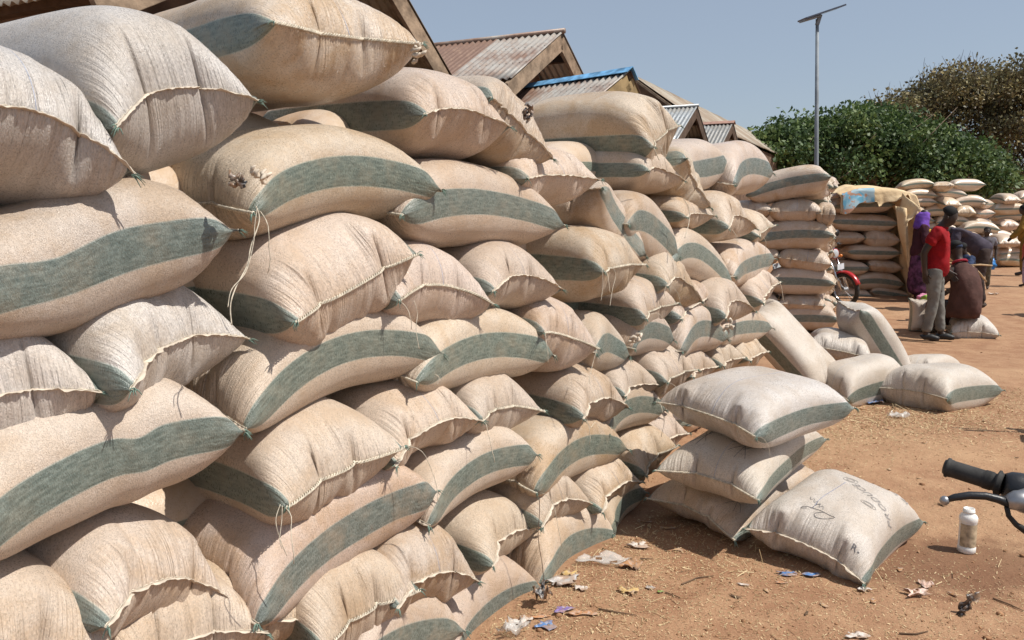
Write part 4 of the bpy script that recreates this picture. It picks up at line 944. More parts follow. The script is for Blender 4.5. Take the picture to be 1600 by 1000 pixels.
def tree(name, label, base, stems, blobs, nleaf, ls, mat, barkm, droop, seed, twigs=0, sparse=0.):
    rng = np.random.RandomState(seed); root = empty(name, base); tag(root, label, 'tree')
    b = MB(); tips = []
    for s in range(stems):
        a = rng.uniform(0, 2*PI); p = Vector((rng.normal(0, .25), rng.normal(0, .25), -.1)); d = Vector((math.cos(a)*.3, math.sin(a)*.3, 1)).normalized(); r = rng.uniform(.10, .20)
        bl = blobs[rng.randint(len(blobs))]; pts = [p.copy()]; tgt = Vector(bl[:3]); n = 8
        for i in range(n):
            p = p+((tgt-p)*(1/(n-i))*.6+d*((tgt-pts[0]).length/n)*.45)+Vector(rng.normal(0, .10, 3)); pts.append(p.copy())
        b.tube(pts, list(np.linspace(r, .03, len(pts))), 8)
        for j in range(5):
            q = pts[rng.randint(2, n)]; t2 = Vector(blobs[rng.randint(len(blobs))][:3]); t2 = q+(t2-q)*min(1, 3./max((t2-q).length, .1))
            mid = q.lerp(t2, .5)+Vector(rng.normal(0, .25, 3)); b.tube([q, mid, t2], [r*.45, r*.3, .015], 6)
            for m in range(3):
                t3 = t2+Vector(rng.normal(0, .8, 3)); b.tube([mid, mid.lerp(t3, .5)+Vector(rng.normal(0, .15, 3)), t3], [r*.2, .02, .008], 4)
    b.build('trunk', barkm, root, True)
    B = np.array(blobs); wgt = B[:, 3]**2; wgt /= wgt.sum()
    idx = rng.choice(len(B), nleaf, p=wgt); c = B[idx]
    d = rng.normal(0, 1, (nleaf, 3)); d /= np.linalg.norm(d, axis=1, keepdims=True); d[:, 2] = np.where(rng.rand(nleaf) < .6, np.abs(d[:, 2]), d[:, 2])
    rr = c[:, 3]*(rng.rand(nleaf)**(.30))*rng.uniform(.9, 1.06, nleaf); P = c[:, :3]+d*rr[:, None]*np.array([1, 1, .8])
    # clump into sprays
    nc = nleaf//14; cl = rng.choice(nleaf, nc); P = P[cl][np.arange(nleaf) % nc]+rng.normal(0, ls*1.15, (nleaf, 3)); dn = d[cl][np.arange(nleaf) % nc]
    if sparse:
        f = np.sin(P[:, 0]*2.3+1)*np.sin(P[:, 1]*2.1)*np.sin(P[:, 2]*3.1+2); keep = f < (1-sparse)*.6; P = P[keep]; dn = dn[keep]
    n = len(P); ax = dn*.5+rng.normal(0, .6, (n, 3))+np.array([0, 0, -droop]); ax /= np.linalg.norm(ax, axis=1, keepdims=True)
    sd = np.cross(ax, rng.normal(0, 1, (n, 3))+dn*.8); sd /= np.linalg.norm(sd, axis=1, keepdims=True)+1e-9; nm = np.cross(ax, sd)
    L = (ls*rng.uniform(.6, 1.25, n))[:, None]; W = L*.30
    co = np.stack([P, P+ax*L*.5+sd*W+nm*L*.06, P+ax*L-nm*L*.10, P+ax*L*.5-sd*W+nm*L*.06], 1)
    me = quadmesh('crown', co, np.arange(n*4).reshape(n, 4)); link('crown', me, mat, root)
    if twigs:
        b = MB()
        for i in range(twigs):
            q = P[rng.randint(n)]; w = Vector(q); dd = Vector(dn[rng.randint(n)]*.3+np.array([rng.normal(0, .4), rng.normal(0, .4), 1])).normalized(); e_ = rng.uniform(.3, .75)
            b.tube([w-dd*.5, w+dd*e_*.5+Vector(rng.normal(0, .05, 3)), w+dd*e_], [.016, .010, .005], 3, False)
        b.build('twigs', barkm, root)
    return root
BARK = simple('pale_bark', (.22, .165, .12), .95, .1, .35, 5); BARKD = simple('dark_bark', (.10, .07, .05), .95, .1, .35, 5)
def px_blobs(outline, depth, base, rng, r0, n, thick):
    """fill a crown whose top follows the outline [(x, ytop, ybottom)...] at a distance with blobs"""
    out = []; sc = depth/FPX
    xs = [o[0] for o in outline]
    for i in range(n):
        x = rng.uniform(xs[0], xs[-1]); yt = np.interp(x, xs, [o[1] for o in outline]); yb = np.interp(x, xs, [o[2] for o in outline])
        r = r0*rng.uniform(.6, 1.15); r = min(r, (yb-yt)*sc*.42)
        y = rng.uniform(yt+r/sc, max(yb-r*.6/sc, yt+r/sc+1)) if i > n*.42 else yt+r/sc*rng.uniform(.75, 1.5)
        p = at_depth(x, y, depth+rng.uniform(-thick, thick)*(1 if i > n*.3 else .4)); out.append((*(p-base), r))
    return out
rg = np.random.RandomState(21)
GB = at_depth(1385, 400, 32.); GB[2] = gz(32)
gb = px_blobs([(1180, 205, 240), (1200, 198, 268), (1240, 184, 290), (1290, 178, 305), (1350, 162, 312), (1400, 170, 315), (1450, 192, 312), (1500, 212, 312), (1545, 238, 305), (1580, 275, 300)], 32., GB, rg, .95, 120, 2.6)
tree('green_tree', 'dense dark green tree with a wide low crown behind the lamp pole', GB, 9, gb, 70000, .185, leaf_material('glossy_green_leaves', (.032, .062, .018), (.070, .118, .034), (.165, .225, .085)), BARK, .5, 31, sparse=.30)
BB = at_depth(1590, 400, 42.); BB[2] = gz(42)
bb = px_blobs([(1372, 160, 230), (1400, 138, 260), (1450, 116, 300), (1500, 102, 320), (1550, 92, 320), (1600, 92, 325), (1660, 105, 325), (1730, 125, 325), (1800, 170, 310)], 42., BB, rg, 1.5, 110, 4.)
tree('brown_tree', 'large half dry brownish tree with bare twigs along its top, behind the green one', BB, 12, bb, 62000, .19, leaf_material('dry_olive_leaves', (.09, .068, .04), (.15, .13, .06), (.30, .26, .13), .25), BARKD, .2, 32, twigs=1800, sparse=.25)
# low thicket closing the view under the crowns
def thicket():
    for i, (x0, x1, yt, dp, col) in enumerate([(1170, 1300, 262, 36., 0), (1290, 1420, 275, 37., 0), (1410, 1520, 285, 39., 1), (1510, 1640, 270, 40., 1), (1630, 1850, 250, 44., 1)]):
        base = at_depth((x0+x1)/2, 400, dp); base[2] = gz(dp); r = np.random.RandomState(40+i)
        bl = px_blobs([(x0, yt+12, 352), ((x0+x1)/2, yt, 352), (x1, yt+10, 352)], dp, base, r, .9, 26, 1.2)
        tree('bush', ['low dark bush filling the gap behind the second stack', 'low dark bush behind the tarpaulin covered stack', 'brownish thicket between the trunks behind the far stack', 'brownish thicket under the dry tree at the right edge', 'thicket beyond the right edge of the frame'][i], base, 4, bl, 9000, .2,
             bpy.data.materials['glossy_green_leaves' if not col else 'dry_olive_leaves'], BARKD, .3, 60+i)['category'] = 'bush'
thicket()

# ------------------------------------------------------------------ sacks of the inner layers that close the gaps of the big wall (coarse, shared meshes)
def plain_sack_mesh(i, L=.95, W=.56, T=.30, lod=2, seed=0):
    P = PROTO[i].get(lod).copy(); rng = np.random.RandomState(200+i+seed)
    x = P[..., 0]/PROTO[i].W; y = P[..., 1]/PROTO[i].L; z = P[..., 2]/PROTO[i].T
    off = rng.uniform(-.02, .06)*(1-(2*y)**2)+rng.uniform(-.02, .02)*(x*y)*4
    return shape_mesh('grain_sack', np.stack([x*W, y*L, z*T+off], -1))
PLAIN = [plain_sack_mesh(i) for i in range(5)]
for m_ in PLAIN: m_.materials.append(M['sack_far'])
def plain(p, az, i, sc=(1, 1, 1), tilt=(0, 0), label='', group='', tint=(1, .97, .92), hem=True):
    o = bpy.data.objects.new('grain_sack', PLAIN[i % 5]); C.objects.link(o)
    o.location = p; o.rotation_euler = (tilt[0], tilt[1], az); o.scale = sc; o.color = (*tint, 1); tag(o, label, 'sack', group); return o
rf = np.random.RandomState(77)
for t in range(8):
    for j in range(7):
        s = -2.5+j*.92+(.4 if t % 2 else 0); h = .14+t*.245
        p = WP0+WD*s+WN*(-.62-.12*h)+ZUP*h
        plain(p, -WALL_AZ, t*3+j, (1, 1.05, 1.05), label='grain sack of the inner layer, glimpsed in the gaps behind the front sacks', group='inner layer of the big wall')
# ------------------------------------------------------------------ the stack under the tan tarpaulin
GT = 'sacks of the stack under the tan tarpaulin'
T0_ = np.array([0, 15.8, 0.]); TNn = np.array([0, -1., 0])
TARP = [('S', 1300, 346, 1406, 350, .34, .0, 'topmost long striped sack under the tarpaulin edge'), ('H', 1300, 372, 1354, 372, .26, .0, 'short sack end left in the second row under the tarpaulin'), ('H', 1352, 372, 1408, 376, .38, .0, 'big plain sack end right in the second row under the tarpaulin'),
 ('S', 1324, 394, 1410, 396, .30, .0, 'long sack with dark stripe in the third row under the tarpaulin'), ('H', 1358, 414, 1412, 420, .28, .0, 'puckered sack end in the fourth row under the tarpaulin'), ('S', 1336, 442, 1414, 446, .36, .06, 'curved sack with a pale stripe in the fifth row, behind the red motorcycle'),
 ('S', 1362, 456, 1426, 466, .24, .02, 'flat sack at the very bottom of the tarpaulin covered stack'), ('S', 1296, 420, 1360, 420, .3, .0, 'sack of the fourth row half hidden by the second stack'), ('S', 1310, 462, 1366, 464, .28, .0, 'sack at the bottom of the covered stack behind the motorcycle wheel'), ('S', 1300, 324, 1400, 320, .32, .03, 'sack on top of the covered stack, hidden by the tarpaulin but for its left end')]
for i, (kd, nx, ny, fx, fy, T, ar, lab) in enumerate(TARP):
    A = on_plane(nx, ny, T0_, TNn); B = on_plane(fx, fy, T0_, TNn); e = B-A; ln = np.linalg.norm(e); e /= ln; b = np.array([0, 1., 0]); b -= e*np.dot(b, e)
    sack_from_corners(A, e, b, np.cross(e, b), .58 if kd == 'S' else ln, ln if kd == 'S' else .9, T, kd == 'H', PROTO[i % 5], 2, arch=ar, seed=210+i, tint=(.97, .92, .85), label=lab, group=GT, mat='sack_far')
for t in range(7):
    for j in range(2):
        plain((6.75+j*.75, 16.7, .25+t*.29), PI/2 if t % 2 else 0, t+j, (1.15, 1, 1.1), label='sack on the inner side of the stack under the tan tarpaulin', group='inner sacks under the tan tarpaulin')
def tarpaulin():
    k = NT('tan_tarpaulin', .75, .3); ob = k.n('TexCoord').outputs['Object']
    n = k.noise(ob, 2.2, 6, .6); m = k.noise(ob, 9., 5, .6)
    k.col(k.mix(k.math('MULTIPLY', k.ramp(m, .5, .75), .5), k.mix(k.ramp(n, .3, .7), (.60, .43, .24), (.70, .54, .34)), (.40, .27, .15)))
    k.l(k.bump(m, .5, .03), k.b.inputs['Normal']); tm = k.m
    root = empty('tarpaulin', (7.2, 16, 0)); tag(root, 'tan tarpaulin with a blue printed patch, draped over a sack stack down to the ground', 'tarpaulin')
    R0 = np.array([7.2, 16, 0]); Y0 = 15.55
    def X(px, Y=Y0): return (px-800)/FPX*Y
    def Zp(py, Y=Y0): return CAMH-(py-HOR)/FPX*Y
    prof = np.array([(X(1304), Zp(304)), (X(1330), Zp(296)), (X(1365), Zp(297)), (X(1392), Zp(296)), (X(1405), Zp(304)), (X(1420), Zp(330)), (X(1426), Zp(372)), (X(1432), Zp(415)), (X(1440), Zp(455)), (X(1447), Zp(472))])
    s = np.concatenate([[0], np.cumsum(np.linalg.norm(np.diff(prof, axis=0), axis=1))]); nu, nv = 90, 44
    S = np.linspace(0, s[-1], nu); px = np.interp(S, s, prof[:, 0]); pz = np.interp(S, s, prof[:, 1])
    rng = np.random.RandomState(4); top = np.clip((s[4]-S)/.5, 0, 1)          # 1 over the top, 0 down the side
    co = np.zeros((nu, nv, 3))
    for j in range(nv):
        v = j/(nv-1)                              # 0 front hem .. 1 back
        for i in range(nu):
            hang = (.30+.16*(i/nu > .2))*top[i]*(1+.25*math.sin(S[i]*5+1)+.12*math.sin(S[i]*13))
            if v < .28:
                t = 1-v/.28; y = Y0-.10-.05*math.sin(S[i]*9)*t-.04*t; z = pz[i]-hang*t-.03*(1-t)
                if top[i] < 1: y = Y0-.10-.35*(1-top[i])*t*(.5+.5*math.sin(S[i]*2.2+1)); 
            else:
                t = (v-.28)/.72; y = Y0-.10+1.35*t; z = pz[i]+.07*math.sin(t*PI)*top[i]
            fold = .055*math.sin(v*26+S[i]*1.4)*(1-top[i])+.03*math.sin(v*11+S[i]*4)+.02*math.sin(v*37-S[i]*6)
            x = px[i]+fold*(1-top[i]*.8); z += fold*top[i]*.7
            if top[i] < .3: x += .10*math.sin(v*7)*(1-v*.5)
            co[i, j] = (x, y, max(z, gz(y)+.01))
    co -= R0; ids = np.arange(nu*nv).reshape(nu, nv); q = np.stack([ids[:-1, :-1], ids[1:, :-1], ids[1:, 1:], ids[:-1, 1:]], -1).reshape(-1, 4)
    o = link('sheet', quadmesh('sheet', co, q), tm, root, True); md = o.modifiers.new('thickness', 'SOLIDIFY'); md.thickness = .006
    # printed patch: follows the front overhang and a little of the top
    kb = NT('blue_print', .55, .4); ob = kb.n('TexCoord').outputs['Object']; n1 = kb.noise(ob, 3.4, 3, .5, .6); n2 = kb.noise(ob, 7., 3, .5, .3)
    kb.col(kb.mix(kb.ramp(n2, .56, .60), kb.mix(kb.ramp(n1, .42, .52), (.12, .33, .46), (.33, .45, .50)), (.42, .22, .14)))
    i0, i1 = int(nu*.02), int(nu*.20); sub = co[i0:i1, 0:int(nv*.34)] + np.array([0, -.022, .014]); a_, b_ = sub.shape[:2]
    ids = np.arange(a_*b_).reshape(a_, b_); q = np.stack([ids[:-1, :-1], ids[1:, :-1], ids[1:, 1:], ids[:-1, 1:]], -1).reshape(-1, 4)
    link('printed_patch', quadmesh('printed_patch', sub, q), kb.m, root, True)
    # loose corner sticking out to the right, and the inner dark fold
    def flap(name, pts, Y):
        P = [Vector((X(a, Y+d), Y+d, Zp(b, Y+d)))-Vector(R0) for a, b, d in pts]; n = 8; v = []; f = []
        for i in range(n+1):
            for j in range(n+1):
                u_, w_ = i/n, j/n; p = (P[0].lerp(P[1], u_)).lerp(P[3].lerp(P[2], u_), w_); p = p+Vector((0, .04*math.sin(u_*7+w_*3), .02*math.sin(w_*9))); v.append(p)
        for i in range(n):
            for j in range(n): f.append((i*(n+1)+j, (i+1)*(n+1)+j, (i+1)*(n+1)+j+1, i*(n+1)+j+1))
        b = MB(); b.add(v, f); o = b.build(name, tm, root, True); md = o.modifiers.new('thickness', 'SOLIDIFY'); md.thickness = .006
    flap('loose_corner', [(1404, 302, -.15), (1434, 328, -.5), (1412, 350, -.45), (1400, 330, -.1)], 15.5)
    flap('hanging_fold', [(1393, 322, -.25), (1412, 326, -.35), (1430, 466, -.45), (1412, 400, -.2)], 15.45)
tarpaulin()

# ------------------------------------------------------------------ far stacks under the trees
GF = 'sacks of the far stack under the brown tree'
rq = np.random.RandomState(5)
ORD = ['lowest', 'second', 'third', 'fourth', 'fifth', 'sixth', 'seventh', 'eighth', 'ninth', 'tenth']; ORDS = ['leftmost', 'second', 'third', 'fourth', 'fifth', 'sixth', 'seventh', 'eighth', 'ninth', 'tenth', 'eleventh']
CI = [0]
def ci_(): CI[0] += 1; return CI[0]-1
def far_stack(px0, px1, ytop, Y, rows, label, group, side=True, deep=3, step=0):
    g = gz(Y); x0 = (px0-800)/FPX*Y; x1 = (px1-800)/FPX*Y; top = CAMH-(ytop-HOR)/FPX*Y
    rh = (top-g)/rows; n = 0
    for r in range(rows):
        CI[0] = 0
        z = g+rh*(r+.5)
        w = .98 if r % 2 else .60; x = x0+rq.uniform(-.1, .1)
        while x < x1-.2*w:
            long_ = rq.rand() < .6; w = 1.0 if long_ else .60
            if r >= rows-step and x > x0+(x1-x0)*(.55+.15*(rows-r)): break
            plain((x+w/2, Y+.3+rq.uniform(-.12, .12), z+rq.uniform(-.03, .03)), PI/2+rq.uniform(-.2, .2) if long_ else rq.uniform(-.3, .3), n, (rq.uniform(.95, 1.15), 1.08, rh/.27*rq.uniform(1., 1.25)), (rq.uniform(-.10, .10), rq.uniform(-.10, .10)),
                  label % (ORD[r], ORDS[ci_()]), group, (1.02, rq.uniform(.95, 1.0), rq.uniform(.86, .97))); n += 1
            x += w*.97
        if side:
            for d in range(deep):
                if r >= rows-step: break
                plain((x1+.30+d*.38+rq.uniform(-.05, .05), Y+.4+d*.75, z+rq.uniform(-.04, .04)), -PI/2+rq.uniform(-.25, .25)+.5, n, (1, .8, rh/.27), (0, rq.uniform(-.15, .15)), label % (ORD[r], ORDS[ci_()]), group, (1.02, rq.uniform(.95, 1.0), rq.uniform(.88, .97))); n += 1
far_stack(1408, 1518, 284, 24.5, 9, 'sack of the far stack under the brown tree, %s row up, %s in it', GF, True, 2, 2)
far_stack(1552, 1640, 305, 26., 7, 'sack of the stack at the right edge, %s row up, %s in it', 'sacks of the stack at the far right edge', False)
far_stack(1500, 1566, 350, 23.2, 4, '%s row, %s in it: sack of the low pile between the far stacks', 'sacks of the low pile between the far stacks', False)
far_stack(1556, 1640, 372, 22.5, 3, '%s row, %s in it: sack of the low pile at the right edge', 'sacks of the low pile at the right edge', False)

# ------------------------------------------------------------------ motorcycles
MC = dict(red=simple('red_paint', (.42, .018, .022), .25, .6, .08, 3), black=simple('black_plastic_part', (.016, .016, .018), .38, .5, .15, 20, bump=.0006, bscale=200), rubber=simple('rubber', (.030, .028, .026), .7, .3, .55, 30, bump=.0005, bscale=400), chrome=simple('worn_chrome', (.55, .55, .56), .18, .6, .1, 30, metal=1.),
    alu=simple('cast_alloy', (.33, .33, .34), .4, .5, .2, 30, metal=.8), plate=simple('number_plate_white', (.62, .68, .72), .5, .4, .1, 10), amber=simple('amber_lens', (.65, .20, .03), .25, .6, .05, 5), glass=simple('headlamp_glass', (.5, .52, .54), .08, .8, .05, 5), seat=simple('seat_vinyl', (.02, .02, .021), .5, .4, .2, 30))
def torus(R, r, n=36, m=10, M_=None, flat=1.):
    v = []; f = []
    for i in range(n):
        a = 2*PI*i/n
        for j in range(m):
            b = 2*PI*j/m; p = Vector(((R+r*math.cos(b))*math.cos(a), r*flat*math.sin(b), (R+r*math.cos(b))*math.sin(a))); v.append(M_ @ p if M_ else p)
    for i in range(n):
        for j in range(m): f.append((i*m+j, ((i+1) % n)*m+j, ((i+1) % n)*m+(j+1) % m, i*m+(j+1) % m))
    return v, f
def motorcycle(loc, rz, label, paint, lean=0., bars=True):
    """small commuter motorcycle; local +x is forward, origin on the ground between the wheels"""
    root = empty('motorcycle', loc, rz); root.rotation_euler = (lean, 0, rz); tag(root, label, 'motorcycle')
    for x in (-.62, .62):
        Mx = Matrix.Translation((x, 0, .30)); b = MB(); b.add(*torus(.262, .040, M_=Mx)); ty = b.build('tyre', MC['rubber'], root, True)
        b = MB(); b.add(*torus(.228, .012, M_=Mx, flat=1.6)); b.build('rim', MC['chrome'], ty, True)
        b = MB(); b.tube([Vector((x, -.05, .30)), Vector((x, .05, .30))], .045, 14)
        for i in range(18):
            a = 2*PI*i/18; b.tube([Vector((x, (.03 if i % 2 else -.03), .30)), Vector((x+.225*math.cos(a), 0, .30+.225*math.sin(a)))], .002, 4)
        b.build('hub_and_spokes', MC['alu'], ty)
    b = MB(); hd = Vector((.36, 0, .92)); ax = Vector((.62, 0, .30))
    for y in (-.085, .085): b.tube([ax+Vector((0, y, 0)), ax.lerp(hd, .5)+Vector((0, y, 0)), hd+Vector((0, y, 0))], [.026, .024, .017], 12)
    b.build('front_fork', MC['chrome'], root, True)
    b = MB(); v = []; f = []; n = 14
    for i in range(n):
        a = math.radians(20+i/(n-1)*140)
        for y, dr in ((-.055, -.02), (-.03, .008), (.03, .008), (.055, -.02)): v.append((.62+(.325+dr)*math.cos(a), y, .30+(.325+dr)*math.sin(a)))
    for i in range(n-1):
        for j in range(3): f.append((i*4+j, i*4+j+1, i*4+j+5, i*4+j+4))
    b.add(v, f); o = b.build('front_mudguard', paint, root, True); md = o.modifiers.new('t', 'SOLIDIFY'); md.thickness = .003
    v2 = [(-p[0], p[1], p[2]) for p in v]; b = MB(); b.add(v2, [q[::-1] for q in f]); o = b.build('rear_mudguard', MC['black'], root, True); md = o.modifiers.new('t', 'SOLIDIFY'); md.thickness = .003
    def loft(name, secs, m, parent=root, n=14):
        b = MB(); v = []; f = []
        for (x, z, w, h) in secs:
            for j in range(n):
                a = 2*PI*j/n; ca, sa = math.cos(a), math.sin(a); v.append((x, w*abs(ca)**.75*(1 if ca > 0 else -1), z+h*abs(sa)**.75*(1 if sa > 0 else -1)))
        for i in range(len(secs)-1):
            for j in range(n): f.append((i*n+j, (i+1)*n+j, (i+1)*n+(j+1) % n, i*n+(j+1) % n))
        f.append(list(range(n))[::-1]); f.append([len(secs)*n-n+j for j in range(n)]); b.add(v, f); return b.build(name, m, parent, True)
    loft('fuel_tank', [(.32, .84, .05, .04), (.26, .86, .12, .09), (.08, .86, .14, .10), (-.08, .80, .10, .07), (-.14, .77, .05, .03)], paint)
    loft('seat', [(-.06, .80, .07, .03), (-.16, .79, .12, .045), (-.45, .82, .13, .05), (-.70, .86, .11, .05), (-.76, .88, .05, .02)], MC['seat'])
    loft('side_panel', [(-.10, .62, .06, .06), (-.25, .64, .12, .12), (-.48, .70, .12, .08), (-.82, .80, .07, .05)], paint)
    loft('engine', [(.22, .38, .06, .08), (.15, .40, .13, .14), (-.05, .38, .15, .13), (-.2, .36, .06, .06)], MC['alu'])
    b = MB()
    for i in range(6): b.box((.14, 0, .55+i*.022), (.16, .17, .008))
    b.build('cylinder_fins', MC['alu'], root)
    b = MB(); b.tube([(.34, 0, .88), (.30, 0, .5), (.12, 0, .24), (-.2, 0, .26), (-.3, 0, .6), (-.7, 0, .78)], .022, 10); b.tube([(.34, 0, .86), (-.3, 0, .70)], .022, 10); b.build('frame', MC['black'], root, True)
    b = MB()
    for y in (-.09, .09): b.tube([(-.2, y, .34), (-.62, y, .30)], .018, 8); b.tube([(-.62, y, .32), (-.45, y, .72)], .026, 10)
    b.build('swing_arm', MC['black'], root, True)
    b = MB(); b.tube([(.2, -.12, .36), (.05, -.15, .22), (-.3, -.15, .24), (-.38, -.16, .27), (-.85, -.17, .38)], [.018, .018, .02, .042, .045], 12); b.build('exhaust', MC['chrome'], root, True)
    Mh = Matrix.Translation((.44, 0, .92)) @ Matrix.Rotation(PI/2, 4, 'Y')
    b = MB(); b.lathe([(.02, -.11), (.07, -.08), (.09, 0), (.092, .01)], 18, Mh); h = b.build('headlamp', paint, root, True)
    b = MB(); b.lathe([(.085, .008), (.075, .02), (.03, .028), (.001, .03)], 18, Mh); b.build('lens', MC['glass'], h, True)
    for sx, sy in ((.42, -.15), (.42, .15), (-.82, -.12), (-.82, .12)):
        b = MB(); b.tube([(sx, sy*.5, .86), (sx, sy, .86)], .008, 6); b.lathe([(.005, -.03), (.03, -.01), (.03, .015), (.01, .03)], 10, Matrix.Translation((sx, sy*1.12, .86))); b.build('indicator', MC['amber'], root, True)
    b = MB(); b.box((-.93, 0, .62), (.006, .20, .13)); b.build('number_plate', MC['plate'], root)
    b = MB(); b.box((.555, 0, .70), (.006, .16, .10)); b.build('front_plate', MC['plate'], root)
    if bars:
        b = MB(); b.tube([(.22, -.36, 1.06), (.28, -.2, 1.04), (.34, -.08, .98), (.34, .08, .98), (.28, .2, 1.04), (.22, .36, 1.06)], .011, 10); b.build('handlebar', MC['chrome'], root, True)
        for s in (-1, 1):
            b = MB(); b.tube([(.24, s*.27, 1.05), (.215, s*.39, 1.06)], .017, 12); b.build('grip', MC['rubber'], root, True)
            b = MB(); b.tube([(.29, s*.22, 1.05), (.31, s*.30, 1.05), (.27, s*.39, 1.05)], .006, 8); b.build('lever', MC['black'], root, True)
            b = MB(); b.tube([(.29, s*.2, 1.04), (.27, s*.24, 1.22)], .005, 6); b.lathe([(.01, -.012), (.055, -.008), (.058, .004), (.02, .01)], 14, Matrix.Translation((.27, s*.27, 1.25)) @ Matrix.Rotation(PI/2, 4, 'Y')); b.build('mirror', MC['black'], root, True)
    return root
pm = at_depth(1318, 440, 14.3)
motorcycle((pm[0]-.28, 14.75, gz(14.5)), math.radians(-62), 'red motorcycle parked between the second stack and the tarpaulin covered stack', MC['red'], .12)
# the near motorcycle: only the end of its handlebar reaches into the picture
def near_bike():
    W = lambda x, y, d: Vector(at_depth(x, y, d))
    root = motorcycle((1.62, 1.05, 0), math.radians(-115), 'black motorcycle at the right edge, only its rubber grip and ball-ended lever in view', MC['black'], 0., False)
    inv = (Matrix.Translation(root.location) @ root.rotation_euler.to_matrix().to_4x4()).inverted()
    def bl(b, name, m, par=root):
        for i, p in enumerate(b.v): b.v[i] = tuple(inv @ Vector(p))
        return b.build(name, m, par, True)
    a = W(1479, 730, 1.46); g1 = W(1566, 757, 1.40); d = (g1-a).normalized(); L = (g1-a).length
    b = MB(); t = np.linspace(0, 1, 34); r = []
    for k in t:
        rr = .0158
        if k < .05: rr = .0195-.0025*abs(k-.02)/.03
        elif k < .1: rr = .0165
        elif .68 < k < .9: rr = .0158+.0014*(1 if int(k*60) % 2 else 0)
        elif k >= .9: rr = .0235 if k < .96 else .020
        r.append(rr)
    b.tube([a+d*(L*k) for k in t], r, 22); grip = bl(b, 'grip', MC['rubber'])
    b = MB(); b.tube([a-d*.004, a+d*.004], [.013, .0175], 20); bl(b, 'bar_end', MC['black'], grip)
    s0 = g1+d*.002; s1 = W(1640, 775, 1.37)
    b = MB(); b.tube([s0, s0+(s1-s0)*.12, s0+(s1-s0)*.3, s0+(s1-s0)*.75, s1], [.021, .026, .028, .028, .024], 18); bl(b, 'switch_housing', MC['black'])
    b = MB(); b.tube([s1, W(1760, 800, 1.33), W(1900, 860, 1.25), Vector((1.32, 1.14, 1.0)), Vector((1.50, .85, .98))], .011, 12); bl(b, 'handlebar', MC['chrome'])
    # lever with its ball, perch and cable
    pts = [W(1476, 782, 1.375), W(1492, 777, 1.37), W(1515, 774, 1.365), W(1540, 775, 1.36), W(1560, 780, 1.355), W(1582, 788, 1.35)]
    b = MB(); b.tube(pts, [.0045, .0062, .0068, .0068, .0072, .009], 12); lv = bl(b, 'clutch_lever', MC['black'])
    b = MB(); bm = bmesh.new(); bmesh.ops.create_uvsphere(bm, u_segments=16, v_segments=10, radius=.0082); me_v = [v.co+pts[0] for v in bm.verts]; me_f = [[v.index for v in f.verts] for f in bm.faces]; bm.free()
    b.add(me_v, me_f); bl(b, 'lever_ball', MC['alu'], lv)
    b = MB(); q = W(1596, 784, 1.35); b.tube([W(1572, 785, 1.352), W(1586, 782, 1.352), q, W(1612, 778, 1.36)], [.011, .017, .020, .019], 14); bl(b, 'lever_perch', MC['alu'])
    b = MB(); b.tube([W(1573, 792, 1.35), W(1576, 806, 1.35), W(1588, 820, 1.35), W(1610, 834, 1.35), W(1680, 850, 1.33)], [.0042, .0042, .0048, .0078, .0062], 10); bl(b, 'clutch_cable', MC['rubber'])
near_bike()
motorcycle((4.35, 5.45, 0), math.radians(70), 'parked motorcycle standing off to the right of the frame', MC['black'])

# ------------------------------------------------------------------ people
FOLDS = bpy.data.textures.new('cloth_folds', 'CLOUDS'); FOLDS.noise_scale = .085; FOLDS.noise_depth = 2
def skin(name, verts, edges, mat, parent=None, sub=2, loc=None, root=0):
    """continuous limb surface grown round a skeleton; verts (x, y, z, rx, ry)"""
    me = bpy.data.meshes.new(name); me.from_pydata([v[:3] for v in verts], edges, []); me.update()
    o = link(name, me, mat, parent)
    md = o.modifiers.new('skin', 'SKIN'); sv = me.skin_vertices
    if not len(sv):
        bm = bmesh.new(); bm.from_mesh(me); bm.verts.layers.skin.verify(); bm.to_mesh(me); bm.free(); sv = me.skin_vertices
    for i, v in enumerate(verts):
        sv[0].data[i].radius = (v[3]*1.13, (v[4] if len(v) > 4 else v[3])*1.13); sv[0].data[i].use_root = (i == root)
    md.use_smooth_shade = True
    if sub: s = o.modifiers.new('sub', 'SUBSURF'); s.levels = sub; s.render_levels = sub
    if name in ('shirt', 'trousers', 'headscarf', 'shoulder_cloth', 'wrapper_skirt'):
        s.levels = s.render_levels = 3
        dm = o.modifiers.new('folds', 'DISPLACE'); dm.texture = FOLDS; dm.strength = .034 if name != 'trousers' else .020; dm.mid_level = .38; dm.texture_coords = 'LOCAL'
    return o
SKINM = simple('dark_skin', (.040, .024, .017), .5, .4, .15, 12); HAIRM = simple('black_hair', (.010, .009, .009), .8, .3, .2, 60)
def cloth(name, c, r=.85): return simple(name, c, r, .2, .22, 7, bump=.015, bscale=12)
